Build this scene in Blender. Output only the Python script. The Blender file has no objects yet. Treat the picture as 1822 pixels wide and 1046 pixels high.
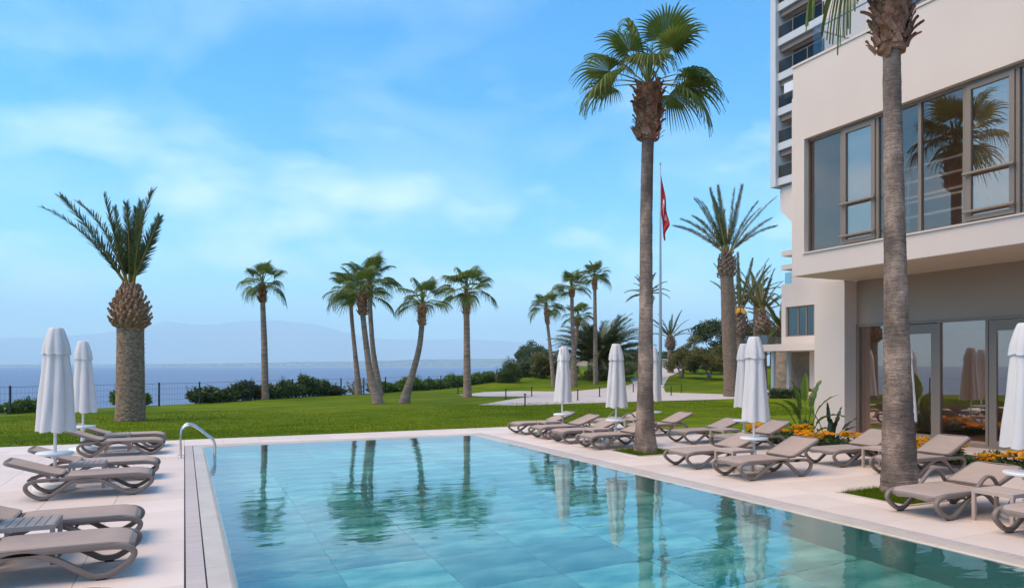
import bpy, math, random
import numpy as np
from mathutils import Vector, noise as mnoise
random.seed(7)
RNG = np.random.default_rng(7)
PI = math.pi
R = math.radians
SC = bpy.context.scene
COL = SC.collection

# ------------------------------------------------------------------ camera, sky, sun, exposure
EYE = 1.95
YAW = math.atan(583 / 1255.0)
SA, CA = math.sin(YAW), math.cos(YAW)
cam_data = bpy.data.cameras.new('camera')
cam_data.sensor_width = 36.0
cam_data.lens = 36.0 * 1255 / 1822
cam_data.shift_y = 127 / 1822.0
cam_data.clip_start = 0.05
cam_data.clip_end = 90000
cam = bpy.data.objects.new('camera', cam_data)
COL.objects.link(cam)
cam.location = (0, 0, EYE)
cam.rotation_euler = (PI / 2, 0, -YAW)
SC.camera = cam

SUN_EL, SUN_DIR = R(56), Vector((-1.0, 0.06, 0)).normalized()
world = bpy.data.worlds.new('World')
SC.world = world
world.use_nodes = True


def build_world():
    nt = world.node_tree
    N, L = nt.nodes, nt.links
    N.clear()
    out = N.new('ShaderNodeOutputWorld')
    bg = N.new('ShaderNodeBackground')
    bg.inputs['Strength'].default_value = 0.095
    sky = N.new('ShaderNodeTexSky')
    sky.sky_type = 'NISHITA'
    sky.sun_disc = False
    sky.sun_elevation = SUN_EL
    sky.sun_rotation = math.atan2(SUN_DIR.x, SUN_DIR.y)
    sky.altitude = 0
    sky.air_density = 1.0
    sky.dust_density = 0.0
    sky.ozone_density = 1.6
    hs = N.new('ShaderNodeHueSaturation')
    hs.inputs['Saturation'].default_value = 1.55
    tint = N.new('ShaderNodeMixRGB'); tint.blend_type = 'MULTIPLY'; tint.inputs[0].default_value = 1.0
    tint.inputs[2].default_value = (0.74, 1.05, 0.97, 1)
    L.new(sky.outputs[0], hs.inputs['Color']); L.new(hs.outputs[0], tint.inputs[1])
    # thin broken cloud, laid out on the sky's own directions
    tc = N.new('ShaderNodeTexCoord')
    sep = N.new('ShaderNodeSeparateXYZ')
    L.new(tc.outputs['Generated'], sep.inputs[0])
    zz = N.new('ShaderNodeMath'); zz.operation = 'ADD'; zz.inputs[1].default_value = 0.28
    ab = N.new('ShaderNodeMath'); ab.operation = 'ABSOLUTE'
    L.new(sep.outputs['Z'], ab.inputs[0]); L.new(ab.outputs[0], zz.inputs[0])
    dx = N.new('ShaderNodeMath'); dx.operation = 'DIVIDE'
    dy = N.new('ShaderNodeMath'); dy.operation = 'DIVIDE'
    L.new(sep.outputs['X'], dx.inputs[0]); L.new(zz.outputs[0], dx.inputs[1])
    L.new(sep.outputs['Y'], dy.inputs[0]); L.new(zz.outputs[0], dy.inputs[1])
    cmb = N.new('ShaderNodeCombineXYZ')
    L.new(dx.outputs[0], cmb.inputs[0]); L.new(dy.outputs[0], cmb.inputs[1])
    n1 = N.new('ShaderNodeTexNoise'); n1.inputs['Scale'].default_value = 2.1
    n1.inputs['Detail'].default_value = 8; n1.inputs['Roughness'].default_value = 0.5
    n1.inputs['Distortion'].default_value = 0.35
    off = N.new('ShaderNodeVectorMath'); off.operation = 'ADD'; off.inputs[1].default_value = (0.2, 5.5, 1.0)
    L.new(cmb.outputs[0], off.inputs[0]); L.new(off.outputs[0], n1.inputs['Vector'])
    ramp = N.new('ShaderNodeValToRGB')
    ramp.color_ramp.elements[0].position = 0.45; ramp.color_ramp.elements[0].color = (0.02, 0.02, 0.02, 1)
    ramp.color_ramp.elements[1].position = 0.76; ramp.color_ramp.elements[1].color = (1, 1, 1, 1)
    L.new(n1.outputs['Fac'], ramp.inputs[0])
    cov = N.new('ShaderNodeMath'); cov.operation = 'MULTIPLY'; cov.inputs[1].default_value = 0.3
    L.new(ramp.outputs[0], cov.inputs[0])
    mix = N.new('ShaderNodeMixRGB')
    mix.inputs[2].default_value = (5.0, 5.6, 6.0, 1)
    L.new(cov.outputs[0], mix.inputs[0]); L.new(tint.outputs[0], mix.inputs[1])
    # low heaped cloud, the same all round the horizon
    st = N.new('ShaderNodeVectorMath'); st.operation = 'MULTIPLY'; st.inputs[1].default_value = (1, 1, 2.4)
    L.new(tc.outputs['Generated'], st.inputs[0])
    n3 = N.new('ShaderNodeTexNoise'); n3.inputs['Scale'].default_value = 4.2; n3.inputs['Detail'].default_value = 8
    n3.inputs['Roughness'].default_value = 0.52
    L.new(st.outputs[0], n3.inputs['Vector'])
    r3 = N.new('ShaderNodeValToRGB')
    r3.color_ramp.elements[0].position = 0.47; r3.color_ramp.elements[0].color = (0, 0, 0, 1)
    r3.color_ramp.elements[1].position = 0.66; r3.color_ramp.elements[1].color = (1, 1, 1, 1)
    L.new(n3.outputs['Fac'], r3.inputs[0])
    el = N.new('ShaderNodeValToRGB')
    el.color_ramp.elements[0].position = 0.02; el.color_ramp.elements[0].color = (0.3, 0.3, 0.3, 1)
    el.color_ramp.elements[1].position = 0.42; el.color_ramp.elements[1].color = (0, 0, 0, 1)
    k_ = el.color_ramp.elements.new(0.16); k_.color = (1, 1, 1, 1)
    L.new(sep.outputs['Z'], el.inputs[0])
    m3 = N.new('ShaderNodeMath'); m3.operation = 'MULTIPLY'
    L.new(r3.outputs[0], m3.inputs[0]); L.new(el.outputs[0], m3.inputs[1])
    m4 = N.new('ShaderNodeMath'); m4.operation = 'MULTIPLY'; m4.inputs[1].default_value = 0.62
    L.new(m3.outputs[0], m4.inputs[0])
    mix2 = N.new('ShaderNodeMixRGB'); mix2.inputs[2].default_value = (6.4, 6.7, 6.9, 1)
    L.new(m4.outputs[0], mix2.inputs[0]); L.new(mix.outputs[0], mix2.inputs[1])
    L.new(mix2.outputs[0], bg.inputs['Color'])
    L.new(bg.outputs[0], out.inputs['Surface'])


build_world()
sun_data = bpy.data.lights.new('sun', 'SUN')
sun_data.energy = 1.5
sun_data.angle = R(50)
sun_data.color = (1.0, 0.75, 0.47)
sun = bpy.data.objects.new('sun', sun_data)
COL.objects.link(sun)
_d = Vector((SUN_DIR.x * math.cos(SUN_EL), SUN_DIR.y * math.cos(SUN_EL), math.sin(SUN_EL)))
sun.rotation_euler = (-_d).to_track_quat('-Z', 'Y').to_euler()
sun.location = (-20, -20, 40)
SC.view_settings.view_transform = 'Standard'
SC.view_settings.look = 'None'
SC.view_settings.exposure = 1.6
SC.view_settings.gamma = 1.0
SC.view_settings.use_curve_mapping = False
SC.render.engine = 'CYCLES'
SC.cycles.use_denoising = True
SC.cycles.max_bounces = 10
SC.cycles.transparent_max_bounces = 12
SC.cycles.volume_bounces = 6
SC.cycles.caustics_refractive = True
SC.cycles.caustics_reflective = False

# ------------------------------------------------------------------ materials
MATS = {}


def lin(r, g, b):
    def f(c):
        c /= 255.0
        return c / 12.92 if c <= 0.04045 else ((c + 0.055) / 1.055) ** 2.4
    return (f(r), f(g), f(b), 1)


def mat(name, col, rough=0.6, col2=None, scale=4.0, detail=6, stretch=(1, 1, 1), bump=0.0, bscale=None,
        rand=0.0, metallic=0.0, spec=0.5, lo=0.35, hi=0.65, trans=0.0, coords='Object', bdist=0.02, sheen=0.0):
    """Noise-varied principled surface: two colours, bump, per-object brightness change, leaf translucency."""
    if name in MATS:
        return MATS[name]
    m = bpy.data.materials.new(name)
    m.use_nodes = True
    nt = m.node_tree
    N, L = nt.nodes, nt.links
    N.clear()
    out = N.new('ShaderNodeOutputMaterial')
    p = N.new('ShaderNodeBsdfPrincipled')
    p.inputs['Roughness'].default_value = rough
    p.inputs['Metallic'].default_value = metallic
    p.inputs['Specular IOR Level'].default_value = spec
    if sheen:
        p.inputs['Sheen Weight'].default_value = sheen
    col = tuple(col[:3]) + (1,)
    tc = N.new('ShaderNodeTexCoord')
    mp = N.new('ShaderNodeMapping')
    mp.inputs['Scale'].default_value = stretch
    L.new(tc.outputs[coords], mp.inputs['Vector'])
    colour = None
    if col2 is not None:
        n = N.new('ShaderNodeTexNoise')
        n.inputs['Scale'].default_value = scale
        n.inputs['Detail'].default_value = detail
        L.new(mp.outputs[0], n.inputs['Vector'])
        rp = N.new('ShaderNodeValToRGB')
        rp.color_ramp.elements[0].position = lo
        rp.color_ramp.elements[1].position = hi
        rp.color_ramp.elements[0].color = col
        rp.color_ramp.elements[1].color = tuple(col2[:3]) + (1,)
        L.new(n.outputs['Fac'], rp.inputs[0])
        colour = rp.outputs[0]
    else:
        rgb = N.new('ShaderNodeRGB')
        rgb.outputs[0].default_value = col
        colour = rgb.outputs[0]
    if rand > 0:
        oi = N.new('ShaderNodeObjectInfo')
        mr = N.new('ShaderNodeMapRange')
        mr.inputs['To Min'].default_value = 1 - rand
        mr.inputs['To Max'].default_value = 1 + rand
        L.new(oi.outputs['Random'], mr.inputs['Value'])
        hs = N.new('ShaderNodeHueSaturation')
        L.new(mr.outputs[0], hs.inputs['Value'])
        L.new(colour, hs.inputs['Color'])
        colour = hs.outputs[0]
    L.new(colour, p.inputs['Base Color'])
    if bump > 0:
        b = N.new('ShaderNodeBump')
        b.inputs['Strength'].default_value = bump
        b.inputs['Distance'].default_value = bdist
        n2 = N.new('ShaderNodeTexNoise')
        n2.inputs['Scale'].default_value = bscale or scale * 4
        n2.inputs['Detail'].default_value = 5
        L.new(mp.outputs[0], n2.inputs['Vector'])
        L.new(n2.outputs['Fac'], b.inputs['Height'])
        L.new(b.outputs[0], p.inputs['Normal'])
    if trans > 0:
        t = N.new('ShaderNodeBsdfTranslucent')
        L.new(colour, t.inputs['Color'])
        mx = N.new('ShaderNodeMixShader')
        mx.inputs[0].default_value = trans
        L.new(p.outputs[0], mx.inputs[1]); L.new(t.outputs[0], mx.inputs[2])
        L.new(mx.outputs[0], out.inputs['Surface'])
    else:
        L.new(p.outputs[0], out.inputs['Surface'])
    MATS[name] = m
    return m


def glass_mat(name, tint, refl, rough=0.0, rcol=(0.95, 0.93, 0.92)):
    """Coated pane: part mirror, part see-through tint, more mirror at grazing angles."""
    m = bpy.data.materials.new(name)
    m.use_nodes = True
    N, L = m.node_tree.nodes, m.node_tree.links
    N.clear()
    out = N.new('ShaderNodeOutputMaterial')
    t = N.new('ShaderNodeBsdfTransparent'); t.inputs['Color'].default_value = tuple(tint) + (1,)
    g = N.new('ShaderNodeBsdfGlossy'); g.inputs['Roughness'].default_value = rough
    g.inputs['Color'].default_value = tuple(rcol) + (1,)
    lw = N.new('ShaderNodeLayerWeight'); lw.inputs['Blend'].default_value = 0.5
    fr = N.new('ShaderNodeMath'); fr.operation = 'POWER'; fr.inputs[1].default_value = 5.0
    L.new(lw.outputs['Facing'], fr.inputs[0])
    mr = N.new('ShaderNodeMapRange'); mr.inputs['To Min'].default_value = refl; mr.inputs['To Max'].default_value = 1.0
    L.new(fr.outputs[0], mr.inputs['Value'])
    mx = N.new('ShaderNodeMixShader')
    L.new(mr.outputs[0], mx.inputs[0]); L.new(t.outputs[0], mx.inputs[1]); L.new(g.outputs[0], mx.inputs[2])
    L.new(mx.outputs[0], out.inputs['Surface'])
    MATS[name] = m
    return m


def emit_mat(name, col, s):
    m = bpy.data.materials.new(name)
    m.use_nodes = True
    N, L = m.node_tree.nodes, m.node_tree.links
    N.clear()
    out = N.new('ShaderNodeOutputMaterial')
    e = N.new('ShaderNodeEmission')
    e.inputs['Color'].default_value = col; e.inputs['Strength'].default_value = s
    L.new(e.outputs[0], out.inputs['Surface'])
    return m


def water_mat(name, wave, wscale, ior=1.33):
    m = bpy.data.materials.new(name)
    m.use_nodes = True
    N, L = m.node_tree.nodes, m.node_tree.links
    N.clear()
    out = N.new('ShaderNodeOutputMaterial')
    tc = N.new('ShaderNodeTexCoord')
    mp = N.new('ShaderNodeMapping')
    # ripples run across the line of sight from the camera's side of the pool
    mp.inputs['Rotation'].default_value = (0, 0, R(18))
    mp.inputs['Scale'].default_value = (0.42, 1.0, 1.0)
    L.new(tc.outputs['Object'], mp.inputs['Vector'])
    n = N.new('ShaderNodeTexNoise'); n.inputs['Scale'].default_value = wscale; n.inputs['Detail'].default_value = 2.5
    n.inputs['Roughness'].default_value = 0.42
    n2 = N.new('ShaderNodeTexNoise'); n2.inputs['Scale'].default_value = wscale * 0.3; n2.inputs['Detail'].default_value = 1.5
    L.new(mp.outputs[0], n.inputs['Vector']); L.new(mp.outputs[0], n2.inputs['Vector'])
    ad = N.new('ShaderNodeMath'); ad.operation = 'MULTIPLY_ADD'; ad.inputs[1].default_value = 1.3
    L.new(n2.outputs['Fac'], ad.inputs[0]); L.new(n.outputs['Fac'], ad.inputs[2])
    b = N.new('ShaderNodeBump'); b.inputs['Strength'].default_value = 1.0; b.inputs['Distance'].default_value = wave
    L.new(ad.outputs[0], b.inputs['Height'])
    fr = N.new('ShaderNodeFresnel'); fr.inputs['IOR'].default_value = ior
    L.new(b.outputs[0], fr.inputs['Normal'])
    rf = N.new('ShaderNodeBsdfRefraction'); rf.inputs['IOR'].default_value = 1.33; rf.inputs['Roughness'].default_value = 0.0
    rf.inputs['Color'].default_value = (0.70, 0.99, 0.97, 1)
    L.new(b.outputs[0], rf.inputs['Normal'])
    g = N.new('ShaderNodeBsdfGlossy'); g.inputs['Roughness'].default_value = 0.0
    g.inputs['Color'].default_value = (1, 1, 1, 1)
    L.new(b.outputs[0], g.inputs['Normal'])
    pw = N.new('ShaderNodeMath'); pw.operation = 'POWER'; pw.inputs[1].default_value = 0.76
    L.new(fr.outputs[0], pw.inputs[0])
    mx = N.new('ShaderNodeMixShader')
    L.new(pw.outputs[0], mx.inputs[0]); L.new(rf.outputs[0], mx.inputs[1]); L.new(g.outputs[0], mx.inputs[2])
    L.new(mx.outputs[0], out.inputs['Surface'])
    MATS[name] = m
    return m


M_slab = mat('porcelain_paving', (0.72, 0.585, 0.50), 0.5, (0.765, 0.63, 0.54), scale=1.6, bump=0.05, bscale=60, rand=0.07, bdist=0.004, spec=0.25)
M_coping = mat('beige_coping_stone', (0.52, 0.44, 0.35), 0.4, (0.60, 0.50, 0.41), scale=2.5, rand=0.03, bump=0.04, bscale=80, bdist=0.003)
M_joint = mat('dark_joint', (0.27, 0.22, 0.195), 0.9)
M_gap = mat('drain_gap', (0.05, 0.04, 0.035), 0.9)
M_slat = mat('drain_slat', (0.58, 0.49, 0.45), 0.5, rand=0.06)
M_tile = mat('pool_tile', (0.03, 0.32, 0.31), 0.35, (0.42, 0.70, 0.62), scale=1.9, detail=7, stretch=(0.55, 1.4, 1), rand=0.30, lo=0.38, hi=0.66, coords='Object')
M_poolwall = mat('pool_wall', (0.02, 0.28, 0.29), 0.4, (0.05, 0.36, 0.36), scale=1.2)
M_water = water_mat('pool_water', 0.0034, 5.0, 1.34)
def lawn_mat():
    m = bpy.data.materials.new('lawn')
    m.use_nodes = True
    N, L = m.node_tree.nodes, m.node_tree.links
    p = N['Principled BSDF']; p.inputs['Roughness'].default_value = 0.9; p.inputs['Specular IOR Level'].default_value = 0.05
    tc = N.new('ShaderNodeTexCoord')

    def noise(sc, st, det):
        mp = N.new('ShaderNodeMapping'); mp.inputs['Scale'].default_value = st
        L.new(tc.outputs['Object'], mp.inputs[0])
        n = N.new('ShaderNodeTexNoise'); n.inputs['Scale'].default_value = sc; n.inputs['Detail'].default_value = det; n.inputs['Roughness'].default_value = 0.65
        L.new(mp.outputs[0], n.inputs['Vector'])
        return n.outputs['Fac']
    big = noise(0.16, (0.7, 1.6, 1), 5); mid = noise(0.9, (0.5, 1.6, 1), 9); fine = noise(38, (1, 1, 1), 4)
    a = N.new('ShaderNodeMath'); a.operation = 'MULTIPLY_ADD'; a.inputs[1].default_value = 0.9
    L.new(big, a.inputs[0]); L.new(mid, a.inputs[2])
    r = N.new('ShaderNodeValToRGB'); e = r.color_ramp.elements
    e[0].position = 0.74; e[0].color = (0.062, 0.108, 0.002, 1); e[1].position = 1.0; e[1].color = (0.150, 0.190, 0.006, 1)
    k = e.new(0.90); k.color = (0.098, 0.150, 0.003, 1)
    k = e.new(0.985); k.color = (0.120, 0.172, 0.004, 1)
    L.new(a.outputs[0], r.inputs[0])
    mr = N.new('ShaderNodeMapRange'); mr.inputs['From Min'].default_value = 0.3; mr.inputs['From Max'].default_value = 0.7
    mr.inputs['To Min'].default_value = 0.78; mr.inputs['To Max'].default_value = 1.18
    L.new(fine, mr.inputs['Value'])
    hs = N.new('ShaderNodeHueSaturation'); L.new(mr.outputs[0], hs.inputs['Value']); L.new(r.outputs[0], hs.inputs['Color'])
    L.new(hs.outputs[0], p.inputs['Base Color'])
    b = N.new('ShaderNodeBump'); b.inputs['Strength'].default_value = 0.5; b.inputs['Distance'].default_value = 0.03
    L.new(fine, b.inputs['Height']); L.new(b.outputs[0], p.inputs['Normal'])
    return m


M_lawn = lawn_mat()
M_blade = mat('grass_blade', (0.085, 0.14, 0.003), 0.8, (0.15, 0.21, 0.008), scale=1.2, trans=0.3, spec=0.08)
M_path = mat('pale_path', (0.50, 0.43, 0.385), 0.8, (0.56, 0.485, 0.44), scale=0.8, bump=0.2, bscale=30)
M_stucco = mat('white_stucco', (0.72, 0.605, 0.53), 0.85, (0.755, 0.64, 0.56), scale=0.5, bump=0.08, bscale=90, bdist=0.004)
M_stucco2 = mat('far_white_stucco', (0.73, 0.61, 0.53), 0.85, (0.76, 0.64, 0.56), scale=0.4)
M_soffit = mat('soffit_plaster', (0.74, 0.62, 0.53), 0.9, (0.77, 0.65, 0.56), scale=0.6)
M_taupe = mat('taupe_panel', (0.36, 0.28, 0.215), 0.6, (0.385, 0.30, 0.23), scale=0.7)
M_frame = mat('taupe_window_frame', (0.26, 0.205, 0.16), 0.42, rand=0.03)
M_frame_dark = mat('dark_gasket', (0.07, 0.055, 0.045), 0.5)
M_glass = glass_mat('tinted_pane', (0.86, 0.81, 0.77), 0.17, rcol=(0.80, 0.66, 0.58))
M_glass_bright = glass_mat('mirror_pane', (0.84, 0.79, 0.75), 0.36, rcol=(1.0, 0.78, 0.66))
M_glass_clear = glass_mat('clear_pane', (0.90, 0.92, 0.92), 0.05)
M_glass_blue = glass_mat('blue_pane', (0.60, 0.68, 0.68), 0.12)
M_room = mat('room_wall', (0.62, 0.50, 0.42), 0.9)
M_room_dark = mat('room_floor', (0.10, 0.09, 0.08), 0.5)
M_white = mat('white_powder_coat', (0.80, 0.80, 0.79), 0.35)
M_canvas = mat('white_canvas', (0.80, 0.765, 0.745), 0.85, (0.74, 0.70, 0.68), scale=3.0, stretch=(1, 1, 0.25), bump=0.25, bscale=9, bdist=0.012, trans=0.16)
M_resin = mat('taupe_resin', (0.215, 0.165, 0.135), 0.5, (0.24, 0.185, 0.155), scale=3, rand=0.04, bump=0.05, bscale=150, bdist=0.002, spec=0.3)
M_sling = mat('taupe_sling', (0.41, 0.315, 0.265), 0.85, (0.44, 0.34, 0.285), scale=5, rand=0.05, bump=0.15, bscale=260, bdist=0.002, spec=0.15)
M_foot = mat('dark_foot', (0.045, 0.03, 0.025), 0.6)
M_table = mat('table_resin', (0.46, 0.365, 0.31), 0.75, rand=0.04, spec=0.2)
M_steel = mat('stainless_steel', (0.62, 0.62, 0.61), 0.16, metallic=1.0)
def bark_mat(name, dark, mid, pale, ringz=9.0):
    m = bpy.data.materials.new(name)
    m.use_nodes = True
    N, L = m.node_tree.nodes, m.node_tree.links
    p = N['Principled BSDF']; p.inputs['Roughness'].default_value = 0.95; p.inputs['Specular IOR Level'].default_value = 0.15
    tc = N.new('ShaderNodeTexCoord')

    def noise(sc, st, det, rough=0.6):
        mp = N.new('ShaderNodeMapping'); mp.inputs['Scale'].default_value = st
        L.new(tc.outputs['Object'], mp.inputs[0])
        n = N.new('ShaderNodeTexNoise'); n.inputs['Scale'].default_value = sc; n.inputs['Detail'].default_value = det; n.inputs['Roughness'].default_value = rough
        L.new(mp.outputs[0], n.inputs['Vector'])
        return n.outputs['Fac']
    patch = noise(1.1, (1.6, 1.6, 1.0), 7, 0.62)
    ring = noise(5.0, (0.9, 0.9, ringz), 9, 0.72)
    fleck = noise(28.0, (1, 1, 1.6), 6, 0.7)
    r1 = N.new('ShaderNodeValToRGB')
    e = r1.color_ramp.elements
    e[0].position = 0.40; e[0].color = tuple(dark) + (1,); e[1].position = 0.62; e[1].color = tuple(pale) + (1,)
    k = e.new(0.52); k.color = tuple(mid) + (1,)
    L.new(patch, r1.inputs[0])
    r2 = N.new('ShaderNodeMapRange'); r2.inputs['From Min'].default_value = 0.30; r2.inputs['From Max'].default_value = 0.68
    r2.inputs['To Min'].default_value = 0.50; r2.inputs['To Max'].default_value = 1.28
    L.new(ring, r2.inputs['Value'])
    r3 = N.new('ShaderNodeMapRange'); r3.inputs['From Min'].default_value = 0.3; r3.inputs['From Max'].default_value = 0.7
    r3.inputs['To Min'].default_value = 0.68; r3.inputs['To Max'].default_value = 1.25
    L.new(fleck, r3.inputs['Value'])
    mu = N.new('ShaderNodeMath'); mu.operation = 'MULTIPLY'
    L.new(r2.outputs[0], mu.inputs[0]); L.new(r3.outputs[0], mu.inputs[1])
    hs = N.new('ShaderNodeHueSaturation')
    L.new(mu.outputs[0], hs.inputs['Value']); L.new(r1.outputs[0], hs.inputs['Color'])
    L.new(hs.outputs[0], p.inputs['Base Color'])
    ad = N.new('ShaderNodeMath'); ad.operation = 'ADD'
    L.new(ring, ad.inputs[0]); L.new(fleck, ad.inputs[1])
    b = N.new('ShaderNodeBump'); b.inputs['Strength'].default_value = 0.9; b.inputs['Distance'].default_value = 0.03
    L.new(ad.outputs[0], b.inputs['Height']); L.new(b.outputs[0], p.inputs['Normal'])
    MATS[name] = m
    return m


M_trunk = bark_mat('fan_palm_bark', (0.20, 0.150, 0.122), (0.35, 0.255, 0.20), (0.58, 0.41, 0.315))
M_trunk_far = mat('fan_palm_bark_warm', (0.20, 0.138, 0.105), 0.92, (0.38, 0.27, 0.205), scale=2.2, detail=8, stretch=(1, 1, 6), bump=0.8, bscale=8, bdist=0.03, lo=0.36, hi=0.66, rand=0.06)
M_date_bark = mat('date_palm_bark', (0.20, 0.122, 0.08), 0.95, (0.44, 0.30, 0.205), scale=9, detail=7, stretch=(1, 1, 1.6), bump=0.9, bscale=22, bdist=0.03, lo=0.38, hi=0.7)
M_fibre = mat('palm_fibre', (0.20, 0.080, 0.046), 0.95, (0.47, 0.245, 0.155), scale=7, detail=8, bump=0.8, bscale=30, bdist=0.02, rand=0.3)
M_boot_dark = mat('grey_leaf_base', (0.13, 0.09, 0.068), 0.95, (0.30, 0.215, 0.16), scale=6, bump=0.5, bscale=40)
M_date_bark_dark = mat('grey_date_bark', (0.13, 0.092, 0.07), 0.95, (0.34, 0.25, 0.19), scale=15, detail=7, stretch=(1, 1, 1.4), bump=0.9, bscale=22, bdist=0.04, lo=0.36, hi=0.68)
M_boot = mat('date_leaf_base', (0.26, 0.115, 0.058), 0.9, (0.48, 0.29, 0.175), scale=6, bump=0.4, bscale=40, rand=0.25, coords='Object')
M_frond = mat('fan_frond', (0.078, 0.125, 0.016), 0.42, (0.17, 0.22, 0.04), scale=2.0, trans=0.42, rand=0.22)
M_frond_spear = mat('young_fan_frond', (0.10, 0.175, 0.025), 0.42, (0.14, 0.22, 0.04), scale=2.0, trans=0.35, rand=0.1)
M_petiole = mat('frond_stalk', (0.17, 0.20, 0.055), 0.5, (0.24, 0.23, 0.07), scale=3)
M_date_frond = mat('date_frond', (0.060, 0.088, 0.030), 0.5, (0.115, 0.150, 0.062), scale=2.5, trans=0.25, rand=0.18)
M_date_stalk = mat('date_stalk', (0.42, 0.26, 0.04), 0.55, (0.22, 0.20, 0.05), scale=1.2)
M_fruit = mat('date_fruit_stalk', (0.55, 0.28, 0.03), 0.6, (0.65, 0.38, 0.06), scale=5)
M_leaf = mat('oleander_leaf', (0.055, 0.100, 0.018), 0.55, (0.125, 0.175, 0.042), scale=1.4, trans=0.25, rand=0.2)
M_leaf_bright = mat('hedge_leaf', (0.075, 0.145, 0.012), 0.55, (0.15, 0.23, 0.035), scale=1.6, trans=0.28, rand=0.15)
M_leaf_olive = mat('olive_leaf', (0.105, 0.110, 0.022), 0.6, (0.20, 0.185, 0.05), scale=0.9, trans=0.25, rand=0.12)
M_leaf_dark = mat('carob_leaf', (0.035, 0.060, 0.016), 0.55, (0.085, 0.115, 0.032), scale=0.9, trans=0.2, rand=0.1)
M_leaf_far = mat('far_leaf', (0.050, 0.082, 0.030), 0.7, (0.105, 0.135, 0.055), scale=0.4, trans=0.2, rand=0.25)
M_bark = mat('grey_bark', (0.26, 0.20, 0.16), 0.9, (0.34, 0.27, 0.22), scale=6, bump=0.6, bscale=20)
M_petal = mat('orange_petal', (0.90, 0.46, 0.012), 0.7, (0.93, 0.66, 0.03), scale=12, trans=0.3, rand=0.2)
M_pink = mat('pink_petal', (0.55, 0.30, 0.28), 0.6)
M_banana = mat('banana_leaf', (0.075, 0.135, 0.018), 0.45, (0.15, 0.215, 0.045), scale=2.2, trans=0.3, rand=0.15)
M_banana_young = mat('rolled_banana_leaf', (0.28, 0.36, 0.07), 0.45, (0.20, 0.28, 0.05), scale=2, trans=0.3)
M_strel = mat('strelitzia_leaf', (0.030, 0.060, 0.028), 0.4, (0.065, 0.105, 0.045), scale=2.5, trans=0.2, rand=0.15)
M_soil = mat('dark_soil', (0.055, 0.040, 0.030), 0.95, (0.085, 0.062, 0.045), scale=6, bump=0.6, bscale=40)
M_post = mat('green_fence_post', (0.010, 0.035, 0.025), 0.45)
M_bollard = mat('dark_bollard', (0.035, 0.028, 0.024), 0.5)
M_pole_grey = mat('grey_pole_paint', (0.33, 0.40, 0.45), 0.4)
M_red = mat('red_flag_cloth', (0.56, 0.018, 0.028), 0.75, (0.48, 0.012, 0.02), scale=2, trans=0.25)
M_flag_white = mat('white_flag_print', (0.8, 0.76, 0.76), 0.75)
M_rock = mat('tan_cliff', (0.22, 0.165, 0.12), 0.95, (0.38, 0.30, 0.235), scale=0.25, bump=0.8, bscale=0.9, bdist=0.6)
M_mount = mat('mountain_slope', (0.34, 0.33, 0.30), 1.0, (0.42, 0.40, 0.36), scale=0.001)
M_coast = mat('coast_scrub', (0.06, 0.08, 0.05), 1.0, (0.22, 0.20, 0.16), scale=0.01)
M_town = mat('town_white', (0.75, 0.72, 0.68), 0.8)
M_tower = mat('tower_paint', (0.58, 0.60, 0.60), 0.8, (0.62, 0.64, 0.64), scale=0.3)
M_awning = mat('brown_awning_box', (0.25, 0.19, 0.155), 0.7)
M_rail_glass = glass_mat('dark_balcony_pane', (0.50, 0.48, 0.46), 0.03, rcol=(0.9, 0.8, 0.74))
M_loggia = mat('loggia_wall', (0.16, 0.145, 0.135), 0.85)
M_added_blind = mat('added_pale_blind', (0.70, 0.62, 0.58), 0.9, (0.74, 0.66, 0.62), scale=1.5, stretch=(1, 1, 3), trans=0.3)  # invented pale backing that lightens the opening window panes
M_lamp = emit_mat('tube_light', (1, 0.95, 0.88, 1), 3.0)
M_black = mat('black_fabric', (0.015, 0.015, 0.017), 0.7)


def sea_mat():
    m = bpy.data.materials.new('sea')
    m.use_nodes = True
    N, L = m.node_tree.nodes, m.node_tree.links
    p = N['Principled BSDF']
    p.inputs['Base Color'].default_value = (0.11, 0.135, 0.235, 1)
    p.inputs['Roughness'].default_value = 0.36
    p.inputs['IOR'].default_value = 1.33
    tc = N.new('ShaderNodeTexCoord')
    mp = N.new('ShaderNodeMapping'); mp.inputs['Scale'].default_value = (0.35, 1, 1); mp.inputs['Rotation'].default_value = (0, 0, R(20))
    n = N.new('ShaderNodeTexNoise'); n.inputs['Scale'].default_value = 0.6; n.inputs['Detail'].default_value = 6
    L.new(tc.outputs['Object'], mp.inputs[0]); L.new(mp.outputs[0], n.inputs['Vector'])
    b = N.new('ShaderNodeBump'); b.inputs['Strength'].default_value = 0.9; b.inputs['Distance'].default_value = 0.5
    L.new(n.outputs['Fac'], b.inputs['Height']); L.new(b.outputs[0], p.inputs['Normal'])
    return m


M_sea = sea_mat()


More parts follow.
